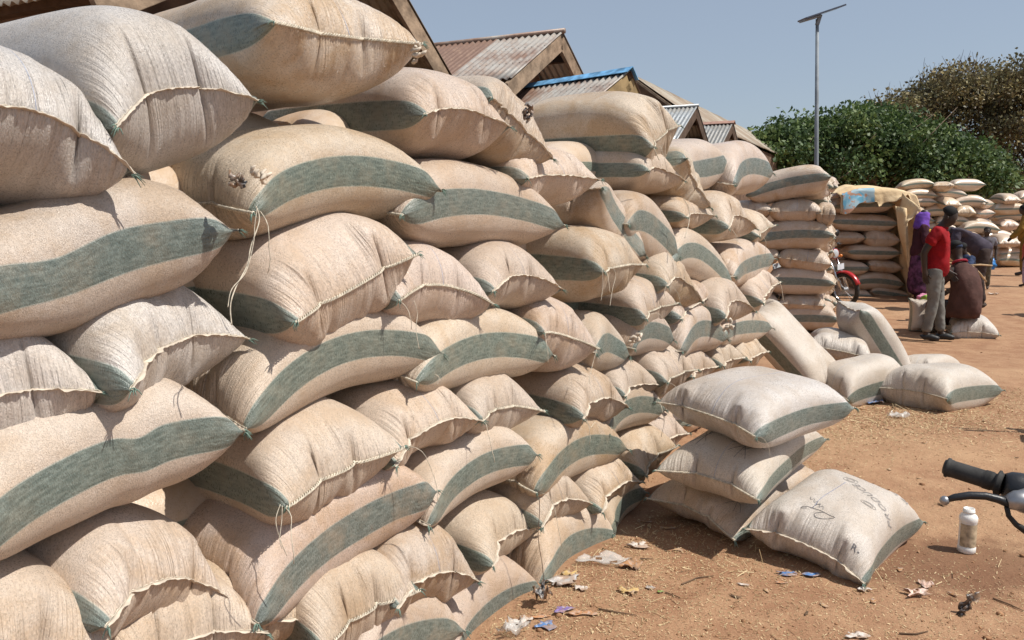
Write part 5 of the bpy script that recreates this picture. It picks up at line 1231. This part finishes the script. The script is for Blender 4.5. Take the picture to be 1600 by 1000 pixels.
def person(label, loc, rz, J, shirt, trousers, shoes=None, hair=True, sleeve='short', group=None, fingers=True, hat=None, scale=1.):
    """J: joints in local metres, +y is where the person faces"""
    root_loc = loc
    J = {k: Vector(v) for k, v in J.items()}
    V = []; E = []; ix = {}
    def add(k, p, r, ry=None, to=None):
        ix[k] = len(V); V.append((*p, r, ry or r))
        if to is not None: E.append((ix[to], ix[k]))
    P = J['pelvis']; Ch = J['chest']; Nk = J['neck']; Hd = J['head']
    add('pelvis', P, .125, .10); add('belly', P.lerp(Ch, .5), .12, .095, 'pelvis'); add('chest', Ch, .135, .105, 'belly'); add('neckb', Ch.lerp(Nk, .65), .085, .07, 'chest'); add('neck', Nk, .052, None, 'neckb')
    up = (Hd-Nk).normalized(); fw = J['face'].normalized()
    add('jaw', Nk.lerp(Hd, .5)+fw*.030, .066, .064, 'neck'); add('head', Hd, .090, .098, 'jaw'); add('crown', Hd+up*.07-fw*.012, .078, .084, 'head'); add('tip', Hd+up*.125-fw*.012, .036, .040, 'crown')
    add('nose', Hd-up*.028+fw*.098, .012, .012, 'head')
    for s in ('l', 'r'):
        sg = -1 if s == 'l' else 1
        sh = J['sh_'+s]; el = J['el_'+s]; wr = J['wr_'+s]; hp = J['hip_'+s]; kn = J['kn_'+s]; an = J['an_'+s]
        add('sh'+s, sh, .056, None, 'chest'); add('ua'+s, sh.lerp(el, .5), .045, None, 'sh'+s); add('el'+s, el, .038, None, 'ua'+s); add('fa'+s, el.lerp(wr, .4), .036, None, 'el'+s); add('wr'+s, wr, .025, .028, 'fa'+s)
        hd = J.get('hand_'+s, wr+(wr-el).normalized()*.08); add('pa'+s, wr.lerp(hd, .75), .022, .036, 'wr'+s)
        if fingers:
            d = (hd-wr).normalized(); sd = d.cross(fw).normalized() if abs(d.dot(fw)) < .9 else Vector((1, 0, 0)); ac = d.cross(sd)
            for i, (o_, l_) in enumerate(((-.026, .062), (-.009, .074), (.009, .070), (.026, .055))):
                b0 = hd+ac*o_; add('f%d%s' % (i, s), b0, .0095, None, 'pa'+s); add('g%d%s' % (i, s), b0+d*l_*.5+fw*.006, .0085, None, 'f%d%s' % (i, s)); add('h%d%s' % (i, s), b0+d*l_+fw*.018, .007, None, 'g%d%s' % (i, s))
            add('t0'+s, wr.lerp(hd, .5)+ac*-.036+fw*.01, .010, None, 'pa'+s); add('t1'+s, wr.lerp(hd, 1.)+ac*-.05+fw*.02, .008, None, 't0'+s)
        add('hp'+s, hp, .085, None, 'pelvis'); add('th'+s, hp.lerp(kn, .5), .078, None, 'hp'+s); add('kn'+s, kn, .056, None, 'th'+s); add('ca'+s, kn.lerp(an, .35), .054, None, 'kn'+s); add('an'+s, an, .036, None, 'ca'+s)
        ft = J.get('toe_'+s, an+J.get('dir', Vector((0, 1, 0)))*.17+Vector((0, 0, -.045))); add('fo'+s, an.lerp(ft, .55)+Vector((0, 0, -.012)), .036, .03, 'an'+s); add('to'+s, ft, .026, .02, 'fo'+s)
    o = skin('person', V, E, SKINM, None, 2); o.location = loc; o.rotation_euler = (0, 0, rz); o.scale = (scale,)*3
    tag(o, label, 'person', group)
    # shirt
    V = []; E = []; ix.clear(); g = .022
    if shirt:
        hem = P+(P-Ch).normalized()*.13
        add('hem', hem, .168, .162); add('pelvis', P+(Ch-P)*.15, .160, .150, 'hem'); add('belly', P.lerp(Ch, .55), .148, .135, 'pelvis'); add('chest', Ch, .150, .118, 'belly'); add('nk', Ch.lerp(Nk, .8), .072, .068, 'chest')
        for s in ('l', 'r'):
            sh = J['sh_'+s]; el = J['el_'+s]; wr = J['wr_'+s]; add('sh'+s, sh+Vector((0, 0, -.015)), .066, .066, 'chest')
            if sleeve == 'short': add('sl'+s, sh.lerp(el, .66), .064, .062, 'sh'+s)
            else: add('el'+s, el, .062, None, 'sh'+s); add('cf'+s, el.lerp(wr, .88), .048, None, 'el'+s)
        skin('shirt', V, E, shirt, o, 2)
        b = MB(); c0 = Ch.lerp(Nk, .88); 
        b.add(*torus(.064, .014, 18, 6, Matrix.Translation(c0) @ (Nk-Ch).to_track_quat('Z', 'Y').to_matrix().to_4x4() @ Matrix.Rotation(PI/2, 4, 'X'))); b.build('collar', shirt, o, True)
    V = []; E = []; ix.clear()
    if trousers:
        add('waist', P+(Ch-P)*.08, .118, .098)
        for s in ('l', 'r'):
            hp = J['hip_'+s]; kn = J['kn_'+s]; an = J['an_'+s]; add('hp'+s, hp, .092, .095, 'waist'); add('th'+s, hp.lerp(kn, .5), .078, None, 'hp'+s); add('kn'+s, kn, .060, None, 'th'+s); add('k2'+s, kn.lerp(an, .3), .062, None, 'kn'+s); add('k3'+s, kn.lerp(an, .6), .052, None, 'k2'+s); add('k4'+s, kn.lerp(an, .75), .057, None, 'k3'+s); add('cf'+s, kn.lerp(an, .95), .050, None, 'k4'+s)
        skin('trousers', V, E, trousers, o, 2)
    if shoes:
        for s in ('l', 'r'):
            an = J['an_'+s]; ft = J.get('toe_'+s, an+J.get('dir', Vector((0, 1, 0)))*.17+Vector((0, 0, -.045))); bk = an+(an-ft).normalized()*.04
            V = [(*(an+Vector((0, 0, .0))), .048, .046), (*(Vector((bk.x, bk.y, an.z-.042))), .036, .036), (*(an.lerp(ft, .55)+Vector((0, 0, -.015))), .046, .040), (*(ft+Vector((0, 0, .002))), .038, .030)]
            skin('shoe', V, [(0, 1), (0, 2), (2, 3)], shoes, o, 2)
    if hair:
        V = [(*(Hd+up*.0-fw*.040), .080, .078), (*(Hd+up*.055-fw*.024), .092, .096), (*(Hd+up*.105-fw*.016), .070, .076), (*(Hd+up*.140-fw*.014), .030, .034)]; skin('hair', V, [(0, 1), (1, 2), (2, 3)], HAIRM, o, 2)
    for s in (-1, 1):
        sdv = up.cross(fw).normalized(); b = MB(); b.add(*torus(.016, .007, 10, 5, Matrix.Translation(Hd+sdv*s*.092-up*.01) @ Matrix.Rotation(.3, 4, 'Z'))); b.build('ear', SKINM, o, True)
        b = MB(); bm = bmesh.new(); bmesh.ops.create_uvsphere(bm, u_segments=8, v_segments=6, radius=.010); vv = [v.co+Hd+sdv*s*.031+fw*.088+up*.004 for v in bm.verts]; ff = [[v.index for v in f.verts] for f in bm.faces]; bm.free(); b.add(vv, ff); b.build('eye', EYEM, o, True)
    return o
EYEM = simple('eye_white', (.35, .33, .30), .3, .5, .05, 5)
def stand(h=1.72, arms=((-.02, .03), (.02, .03)), head_f=.0, head_d=0., legs=.1, stride=.0, lean=0.):
    k = h/1.72
    J = dict(pelvis=(0, 0, .93), chest=(0, .02+lean*.5, 1.30), neck=(0, .03+lean, 1.485), head=(0, .05+lean+head_f, 1.615-head_d), face=(0, 1, -head_f*4-head_d*3),
        sh_l=(-.19, .01+lean*.8, 1.40), sh_r=(.19, .01+lean*.8, 1.40), el_l=(-.245, -.03+arms[0][0], 1.12), el_r=(.245, -.03+arms[1][0], 1.12), wr_l=(-.25, .03+arms[0][1], .88), wr_r=(.25, .03+arms[1][1], .88),
        hip_l=(-.095, 0, .88), hip_r=(.095, 0, .88), kn_l=(-legs*1.05, .03+stride*.5, .49), kn_r=(legs*1.05, .03-stride*.5, .49), an_l=(-legs*1.1, stride, .085), an_r=(legs*1.1, -stride, .085))
    return {a: tuple(c*k if a != 'face' else c for c in b) for a, b in J.items()}
gp = on_ground(1458, 532)
J = stand(1.72, arms=((-.02, .10), (-.10, -.02)), head_f=.05, head_d=.025, legs=.085, stride=.05)
J['el_r'] = (.235, -.12, 1.13); J['wr_r'] = (.20, -.10, .89); J['head'] = (0, .115, 1.575); J['neck'] = (0, .05, 1.47); J['face'] = (0, 1, -.55)
J['an_l'] = (-.10, .10, .085); J['an_r'] = (.10, -.06, .085)
person('man in a red short sleeved shirt, grey jeans and black shoes, standing with bowed head', (gp[0]-.03, gp[1], 0), math.radians(-122), J, cloth('red_shirt_cloth', (.27, .008, .012)), cloth('grey_jeans', (.17, .165, .15)), simple('black_shoes', (.015, .014, .014), .5, .4), scale=1.03)
# the sitting person in the brown robe, back to the camera
def robed():
    p = at_depth(1510, 500, 10.95); z0 = .30
    rob = simple('brown_robe_cloth', (.085, .043, .036), .85, .2, .25, 6, bump=.03, bscale=7)
    J = dict(pelvis=(0, 0, .10), chest=(-.03, .10, .52), neck=(-.04, .15, .74), head=(-.07, .20, .87), face=(0, .8, -.6), sh_l=(-.17, .12, .60), sh_r=(.13, .14, .60), el_l=(-.22, .30, .40), el_r=(.18, .34, .42), wr_l=(-.14, .46, .30), wr_r=(.14, .50, .32),
        hip_l=(-.11, .05, .08), hip_r=(.11, .05, .08), kn_l=(-.20, .42, .16), kn_r=(.20, .42, .16), an_l=(-.15, .48, -.20), an_r=(.15, .48, -.20))
    o = person('person in a brown robe sitting on a pale sack with the back to the camera', (p[0], p[1]+.02, z0), math.radians(8), J, None, None, None, True)
    b = MB(); v = []; fc = []; n = 64
    for z, cx, cy, rx, ry in ((-.02, 0, .10, .20, .24), (.06, 0, .08, .215, .26), (.18, 0, .04, .205, .22), (.34, 0, .02, .19, .18), (.48, -.01, .04, .19, .165), (.58, -.015, .07, .175, .145), (.66, -.02, .10, .135, .115), (.72, -.03, .12, .075, .075)):
        for q_ in range(n):
            a_ = 2*PI*q_/n; w_ = 1+.030*math.sin(a_*4+z*9)+.030*math.sin(a_*8-z*22)+.018*math.sin(a_*15+z*31); v.append((cx+rx*w_*math.cos(a_), cy+ry*w_*math.sin(a_), z))
    for r_ in range(7):
        for q_ in range(n): fc.append((r_*n+q_, r_*n+(q_+1) % n, (r_+1)*n+(q_+1) % n, (r_+1)*n+q_))
    fc.append(list(range(n))[::-1]); fc.append([7*n+q_ for q_ in range(n)]); b.add(v, fc)
    for s_ in (-1, 1): b.tube([(-.02+s_*.13, .09, .60), (-.02+s_*.21, .18, .50), (-.02+s_*.22, .30, .38), (-.02+s_*.16, .42, .32)], [.075, .075, .065, .055], 14)
    b.tube([(-.12, .2, .08), (-.16, .45, .08), (-.14, .50, -.18)], [.13, .12, .10], 14); b.tube([(.12, .2, .08), (.16, .45, .08), (.14, .50, -.18)], [.13, .12, .10], 14)
    b.build('robe', rob, o, True)
    b = MB(); b.add(*torus(.085, .018, 18, 6, Matrix.Translation((-.04, .14, .72)) @ Matrix.Rotation(-.4, 4, 'X') @ Matrix.Rotation(PI/2, 4, 'X'))); b.build('collar', cloth('crimson_collar', (.35, .03, .05)), o, True)
    V = [(-.07, .20, .90, .096, .10), (-.07, .20, .96, .075, .08), (-.07, .20, 1.0, .03, .03)]; skin('cap', V, [(0, 1), (1, 2)], cloth('dark_blue_cap', (.03, .045, .09)), o, 2)
robed()
# man bending forward
p = at_depth(1530, 440, 13.6); g = gz(13.6)
J = dict(pelvis=(0, 0, .92), chest=(0, .30, 1.16), neck=(0, .46, 1.20), head=(0, .58, 1.14), face=(0, .5, -.9), sh_l=(-.19, .38, 1.20), sh_r=(.19, .38, 1.20), el_l=(-.22, .46, .92), el_r=(.22, .48, .92), wr_l=(-.14, .60, .70), wr_r=(.16, .62, .70), hip_l=(-.1, -.02, .88), hip_r=(.1, -.02, .88), kn_l=(-.11, .03, .48), kn_r=(.11, .0, .48), an_l=(-.12, -.04, .085), an_r=(.12, -.08, .085))
person('man in dark purple grey clothes bending forward behind the seated person', (p[0], p[1], g+.06), math.radians(72), J, cloth('purple_grey_shirt', (.055, .045, .062)), cloth('dark_brown_trousers', (.05, .035, .032)), simple('brown_sandals', (.05, .03, .02)), True, 'short', fingers=False, scale=1.06)
# boy
p = at_depth(1537, 440, 17.); person('boy in a loose grey shirt and brownish trousers standing behind the bending man', (p[0], p[1], gz(17)), math.radians(150), stand(1.72, legs=.09), cloth('grey_shirt', (.16, .15, .17)), cloth('olive_trousers', (.10, .085, .06)), None, True, fingers=False, scale=.74)
# small child's arm-side figure sitting in blue left of the bending man
p = at_depth(1507, 440, 12.4)
J = stand(1.72, arms=((.2, .3), (.2, .3)), head_f=.05, head_d=.02); person('child in dark blue clothes partly hidden between the red shirted man and the bending man', (p[0], p[1], gz(12.4)), math.radians(100), J, cloth('dark_blue_cloth', (.04, .06, .12)), cloth('navy_trousers', (.03, .035, .06)), None, True, fingers=False, scale=.70)
# woman in the purple headscarf
def woman():
    p = at_depth(1434, 440, 15.); o = person('woman in a purple headscarf and yellow shawl, half hidden by the man in red', (p[0], p[1], gz(15)), math.radians(-100), stand(1.72, arms=((.05, .2), (.05, .2))), cloth('dark_red_print_blouse', (.06, .02, .03)), None, None, False, 'long', fingers=False, scale=.965)
    pur = cloth('purple_headscarf', (.16, .07, .38)); 
    skin('headscarf', [(0, .03, 1.70, .04, .04), (0, .04, 1.67, .085, .088), (0, .02, 1.60, .118, .120), (0, .01, 1.50, .125, .115), (0, .0, 1.41, .17, .13), (0, -.02, 1.34, .15, .11)], [(0, 1), (1, 2), (2, 3), (3, 4), (4, 5)], pur, o, 2)
    skin('shoulder_cloth', [(-.24, .02, 1.33, .06, .05), (0, .12, 1.30, .10, .05), (.22, .04, 1.34, .07, .05)], [(0, 1), (1, 2)], cloth('yellow_shawl', (.62, .36, .05)), o, 2)
    skin('wrapper_skirt', [(0, 0, 1.0, .15, .12), (0, 0, .75, .19, .15), (0, 0, .4, .20, .17), (0, 0, .1, .21, .18)], [(0, 1), (1, 2), (2, 3)], simple('dark_printed_wrapper', (.09, .035, .08), .85, .2, .8, 9), o, 2)
woman()
p = at_depth(1597, 440, 20.); person('man in a mustard yellow shirt at the right edge in front of the far stack', (p[0], p[1], gz(20)), math.radians(60), stand(1.72, arms=((.15, .3), (.15, .3)), head_d=.02, head_f=.03), cloth('mustard_shirt', (.24, .14, .03)), cloth('mustard_trousers', (.20, .12, .03)), None, True, 'long', fingers=False)
p = at_depth(1603, 440, 17.5); person('child in red and white clothes cut by the right edge', (p[0], p[1], gz(17.5)), math.radians(40), stand(1.72), cloth('red_white_shirt', (.42, .10, .08)), cloth('pale_violet_trousers', (.35, .28, .38)), None, True, fingers=False, scale=.66)
person('person standing beyond the right edge whose shadow falls across the far earth', (9.2, 12.9, gz(12.9)), 1.2, stand(1.72), bpy.data.materials['grey_shirt'], bpy.data.materials['olive_trousers'], None, True, fingers=False)
def bundle(px, py, d, col, label, r=.13, seed=0):
    rng = np.random.RandomState(seed); bm = bmesh.new(); bmesh.ops.create_icosphere(bm, subdivisions=3, radius=1)
    for v in bm.verts:
        n = math.sin(v.co.x*5+seed)*math.sin(v.co.y*4)*.2+math.sin(v.co.z*7+v.co.x*3)*.12; v.co *= 1+n
    me = bpy.data.meshes.new('cloth_bundle'); bm.to_mesh(me); bm.free(); o = link('cloth_bundle', me, col, None, True); q = at_depth(px, py, d); o.location = (q[0], q[1], gz(d)+r*.5); o.scale = (r, r*.9, r*.75); tag(o, label, 'cloth')
bundle(1453, 458, 14.6, cloth('lime_cloth', (.30, .50, .10)), 'lime green cloth heap at the feet of the woman in purple', .15, 1)
bundle(1443, 450, 14.75, cloth('pink_cloth', (.62, .25, .38)), 'pink cloth heap left of the lime green one', .13, 2)
bundle(1546, 384, 22., simple('blue_bucket_plastic', (.02, .16, .42), .4), 'round bright blue container among the far low sacks', .22, 3)
STK = simple('peeled_stick', (.40, .27, .15), .8)
for i, (a, b_, d) in enumerate((((1514, 415), (1550, 415), 11.6), ((1519, 416), (1541, 440), 11.4))):
    b = MB(); b.tube([at_depth(*a, d), (at_depth(*a, d)+at_depth(*b_, d))/2+np.array([0, 0, .012]), at_depth(*b_, d+.2)], [.016, .014, .012], 7)
    tag(b.build('stick', STK, None, True), ['thin pale stick held out level to the right beside the brown robe', 'thin pale stick slanting down below the level one'][i], 'stick')

# ------------------------------------------------------------------ writing and marks on the sacks
def on_sack(key, pts, header=True, lift=.0025):
    """(a, d) in 0..1 over the upper sheet: a across, d from the front end back -> points on the cloth"""
    o, Q = SACKS[key]; Cn, R = Q.shape[:2]; h = Cn//2; N = normals(Q); out = []
    for a, d in pts:
        c = np.clip(a, 0, 1)*h; r = np.clip(d, 0, 1)*(R-1); c0 = min(int(c), h-1); r0 = min(int(r), R-2); fc = c-c0; fr = r-r0
        g = lambda G: (G[c0, r0]*(1-fc)+G[c0+1, r0]*fc)*(1-fr)+(G[c0, r0+1]*(1-fc)+G[c0+1, r0+1]*fc)*fr
        out.append(g(Q)+g(N)*lift)
    return out
def scribble(key, strokes, rad, mat, name='pen_mark'):
    o = SACKS[key][0]; b = MB()
    for st in strokes:
        P = []; n = 10
        for (x0, y0), (x1, y1) in zip(st[:-1], st[1:]): P += [(x0+(x1-x0)*i/n, y0+(y1-y0)*i/n) for i in range(n)]
        P.append(st[-1])
        Q = on_sack(key, P, lift=.0008); Q = [q for i, q in enumerate(Q) if i == 0 or np.linalg.norm(q-Q[i-1]) > 1e-5]
        if len(Q) > 2: b.tube([Vector(q) for q in Q], rad, 5)
    b.build(name, mat, o, True)
def curve(pts, n=8):
    """Catmull-Rom through a few points"""
    P = [np.array(p, float) for p in pts]; P = [P[0]]+P+[P[-1]]; out = []
    for i in range(1, len(P)-2):
        for t in np.linspace(0, 1, n, endpoint=False):
            out.append(tuple(.5*((2*P[i])+(-P[i-1]+P[i+1])*t+(2*P[i-1]-5*P[i]+4*P[i+1]-P[i+2])*t*t+(-P[i-1]+3*P[i]-3*P[i+1]+P[i+2])*t**3)))
    out.append(tuple(P[-1])); return out
def print_text(key, text, a0, d0, ang, size, mat, arc=0., name='stencilled_text'):
    o, Q = SACKS[key]
    W = np.linalg.norm(Q[Q.shape[0]//4, 5]-Q[0, 5])*2; 
    cu = bpy.data.curves.new('t', 'FONT'); cu.body = text; cu.size = 1; cu.align_x = 'CENTER'; cu.resolution_u = 3; cu.space_character = 1.12; cu.offset = 0
    t = bpy.data.objects.new('t', cu); C.objects.link(t); dg = bpy.context.evaluated_depsgraph_get(); me = bpy.data.meshes.new_from_object(t.evaluated_get(dg)); bpy.data.objects.remove(t)
    bm = bmesh.new(); bm.from_mesh(me); bmesh.ops.triangulate(bm, faces=bm.faces[:]); bmesh.ops.subdivide_edges(bm, edges=[e for e in bm.edges if e.calc_length() > .15], cuts=1, use_grid_fill=False)
    ca, sa = math.cos(ang), math.sin(ang); co = []
    for v in bm.verts:
        x, y = v.co.x*size, v.co.y*size
        y += arc*x*x
        co.append((a0+(x*ca-y*sa)/.60, d0+(x*sa+y*ca)/.95))
    pts = on_sack(key, co, lift=.0022)
    for v, p in zip(bm.verts, pts): v.co = Vector(p)
    bm.to_mesh(me); bm.free(); me.name = name; link(name, me, mat, o)
# the signed sack lying alone: two arcs of print, two emblems, a pen line and a signature
sig = curve([(.66, .14), (.60, .10), (.48, .07), (.40, .10), (.44, .20), (.46, .30)])
def shrink(st, cx, cy, s): return [(cx+(x-cx)*s, cy+(y-cy)*s*.8) for x, y in st]
scribble(84, [shrink(s_, .48, .17, .62) for s_ in (curve([(.36, .12), (.30, .10), (.33, .135), (.46, .16), (.60, .155), (.68, .145), (.58, .08), (.50, .06), (.47, .10), (.55, .16)]), curve([(.40, .14), (.43, .22), (.46, .24)]), curve([(.52, .19), (.50, .235), (.47, .20), (.46, .255), (.43, .22), (.42, .275), (.39, .245), (.37, .30), (.34, .27), (.32, .32)]))], .0011, M['ink'], 'signature')
scribble(84, [[(.44, .16), (.46, .60)]], .0008, M['blue_ink'], 'pen_line')
print_text(84, 'KEMITIMER', .52, .86, PI+.05, .075, M['stencil'], -.35)
print_text(84, 'PRODUCE', .72, .56, PI-.55, .055, M['stencil'], -.35)
for (a0, d0, ra, rd) in ((.47, .66, .055, .028), (.47, .66, .030, .014), (.70, .44, .055, .022), (.70, .44, .035, .012)):
    scribble(84, [[(a0+ra*math.cos(t), d0+rd*math.sin(t)) for t in np.linspace(0, 2*PI, 14)]], .0012, M['stencil'], 'round_emblem')
print_text(84, 'R-', .84, .06, .25, .040, M['ink'])
print_text(28, 'OO', .70, .40, PI/2, .030, M['ink'])
print_text(37, 'OY', .62, .70, PI/2, .035, M['ink'])
# marker crosses and a star on the middle sack of the pile
scribble(82, [[(.20, .20), (.34, .34)], [(.34, .20), (.22, .36)], [(.28, .16), (.30, .38)], [(.52, .24), (.78, .30)], [(.58, .34), (.72, .14)], [(.64, .12), (.66, .36)], [(.56, .16), (.76, .36)], curve([(.60, .30), (.66, .38), (.70, .28), (.66, .20)])], .0011, M['ink'], 'marker_scribble')
scribble(83, [[(.72, .10), (.82, .22)], [(.82, .10), (.74, .22)], curve([(.70, .14), (.80, .16), (.86, .12)])], .0010, M['ink'], 'marker_scribble')
print_text(9, 'ZAGA 100', .62, .35, PI/2, .07, M['stencil'])
scribble(9, [[(.42, .30), (.46, .55)], [(.44, .30), (.40, .45)]], .003, M['stencil'], 'stencil_mark')

# threads and rags that hang in front of the wall
def twine(key, pts, p, rad=.0012, mat=None):
    P = [Vector(on_plane(x, y, WP0+WNB*(p if not isinstance(p, list) else p[i]), WNB)) for i, (x, y) in enumerate(pts)]
    o = SACKS[key][0]; b = MB(); Q = [tuple(v) for v in P]; b.tube([Vector(v)-o.location for v in curve(Q, 6)], rad, 5); b.build('loose_thread', mat or M['stitch'], o, True)
DK = simple('dark_twine', (.14, .09, .06), .8)
twine(12, [(400, 322), (405, 345), (392, 385), (386, 415), (368, 450), (360, 478), (362, 508)], .22, .0017)
twine(12, [(402, 325), (398, 352), (396, 380), (384, 425), (362, 452), (356, 480)], .225, .0012)
twine(22, [(647, 470), (652, 490), (650, 515), (655, 545)], .14)
twine(38, [(438, 788), (431, 812), (436, 838), (448, 868)], .16); twine(38, [(441, 790), (440, 815), (437, 842), (441, 858)], .165)
twine(24, [(941, 420), (942, 445), (939, 470)], .16); twine(24, [(952, 412), (962, 428), (957, 452), (953, 478)], .17)
twine(30, [(934, 540), (928, 562), (921, 590), (922, 600)], .12); twine(41, [(915, 648), (922, 668), (930, 660), (940, 672)], .14)
twine(49, [(842, 766), (843, 800), (841, 840), (847, 880), (850, 915)], .10, .0016, DK); twine(25, [(1143, 440), (1150, 452), (1151, 462)], .1)
twine(17, [(1068, 310), (1076, 325), (1077, 345), (1070, 372)], .12, .0022); twine(36, [(1212, 436), (1220, 445), (1224, 470)], .15, .0022)
twine(6, [(1022, 232), (1026, 242), (1030, 250)], .12, .003); twine(33, [(1041, 444), (1038, 458), (1040, 466)], .14); twine(31, [(1008, 494), (1025, 489), (1036, 497), (1040, 507)], .12)
twine(29, [(683, 600), (686, 590), (680, 585)], .1)
def rag(key, px, py, p, s, mat, seed):
    q = on_plane(px, py, WP0+WNB*p, WNB); o = SACKS[key][0]; rng = np.random.RandomState(seed); b = MB()
    for i in range(7):
        c = Vector(q)-o.location+Vector(rng.normal(0, s*.35, 3)); d = Vector(rng.normal(0, 1, 3)).normalized(); e = d.orthogonal().normalized()
        b.tube([c-d*s*.5, c+e*s*.3, c+d*s*.4, c+d*s*.3-e*s*.35], [s*.10, s*.22, s*.2, s*.06], 6)
    b.build('rag_knot', mat, o, True)
rag(12, 371, 283, .17, .030, LM['black'], 1); rag(5, 825, 171, .10, .040, LM['black'], 2); rag(12, 405, 272, .17, .03, M['hem'], 3); rag(28, 400, 262, -.3, .01, M['hem'], 4)
rag(45, 1139, 511, .10, .045, M['hem'], 5); rag(43, 992, 532, .10, .045, M['hem'], 6); rag(3, 652, 84, .10, .035, M['hem'], 7)
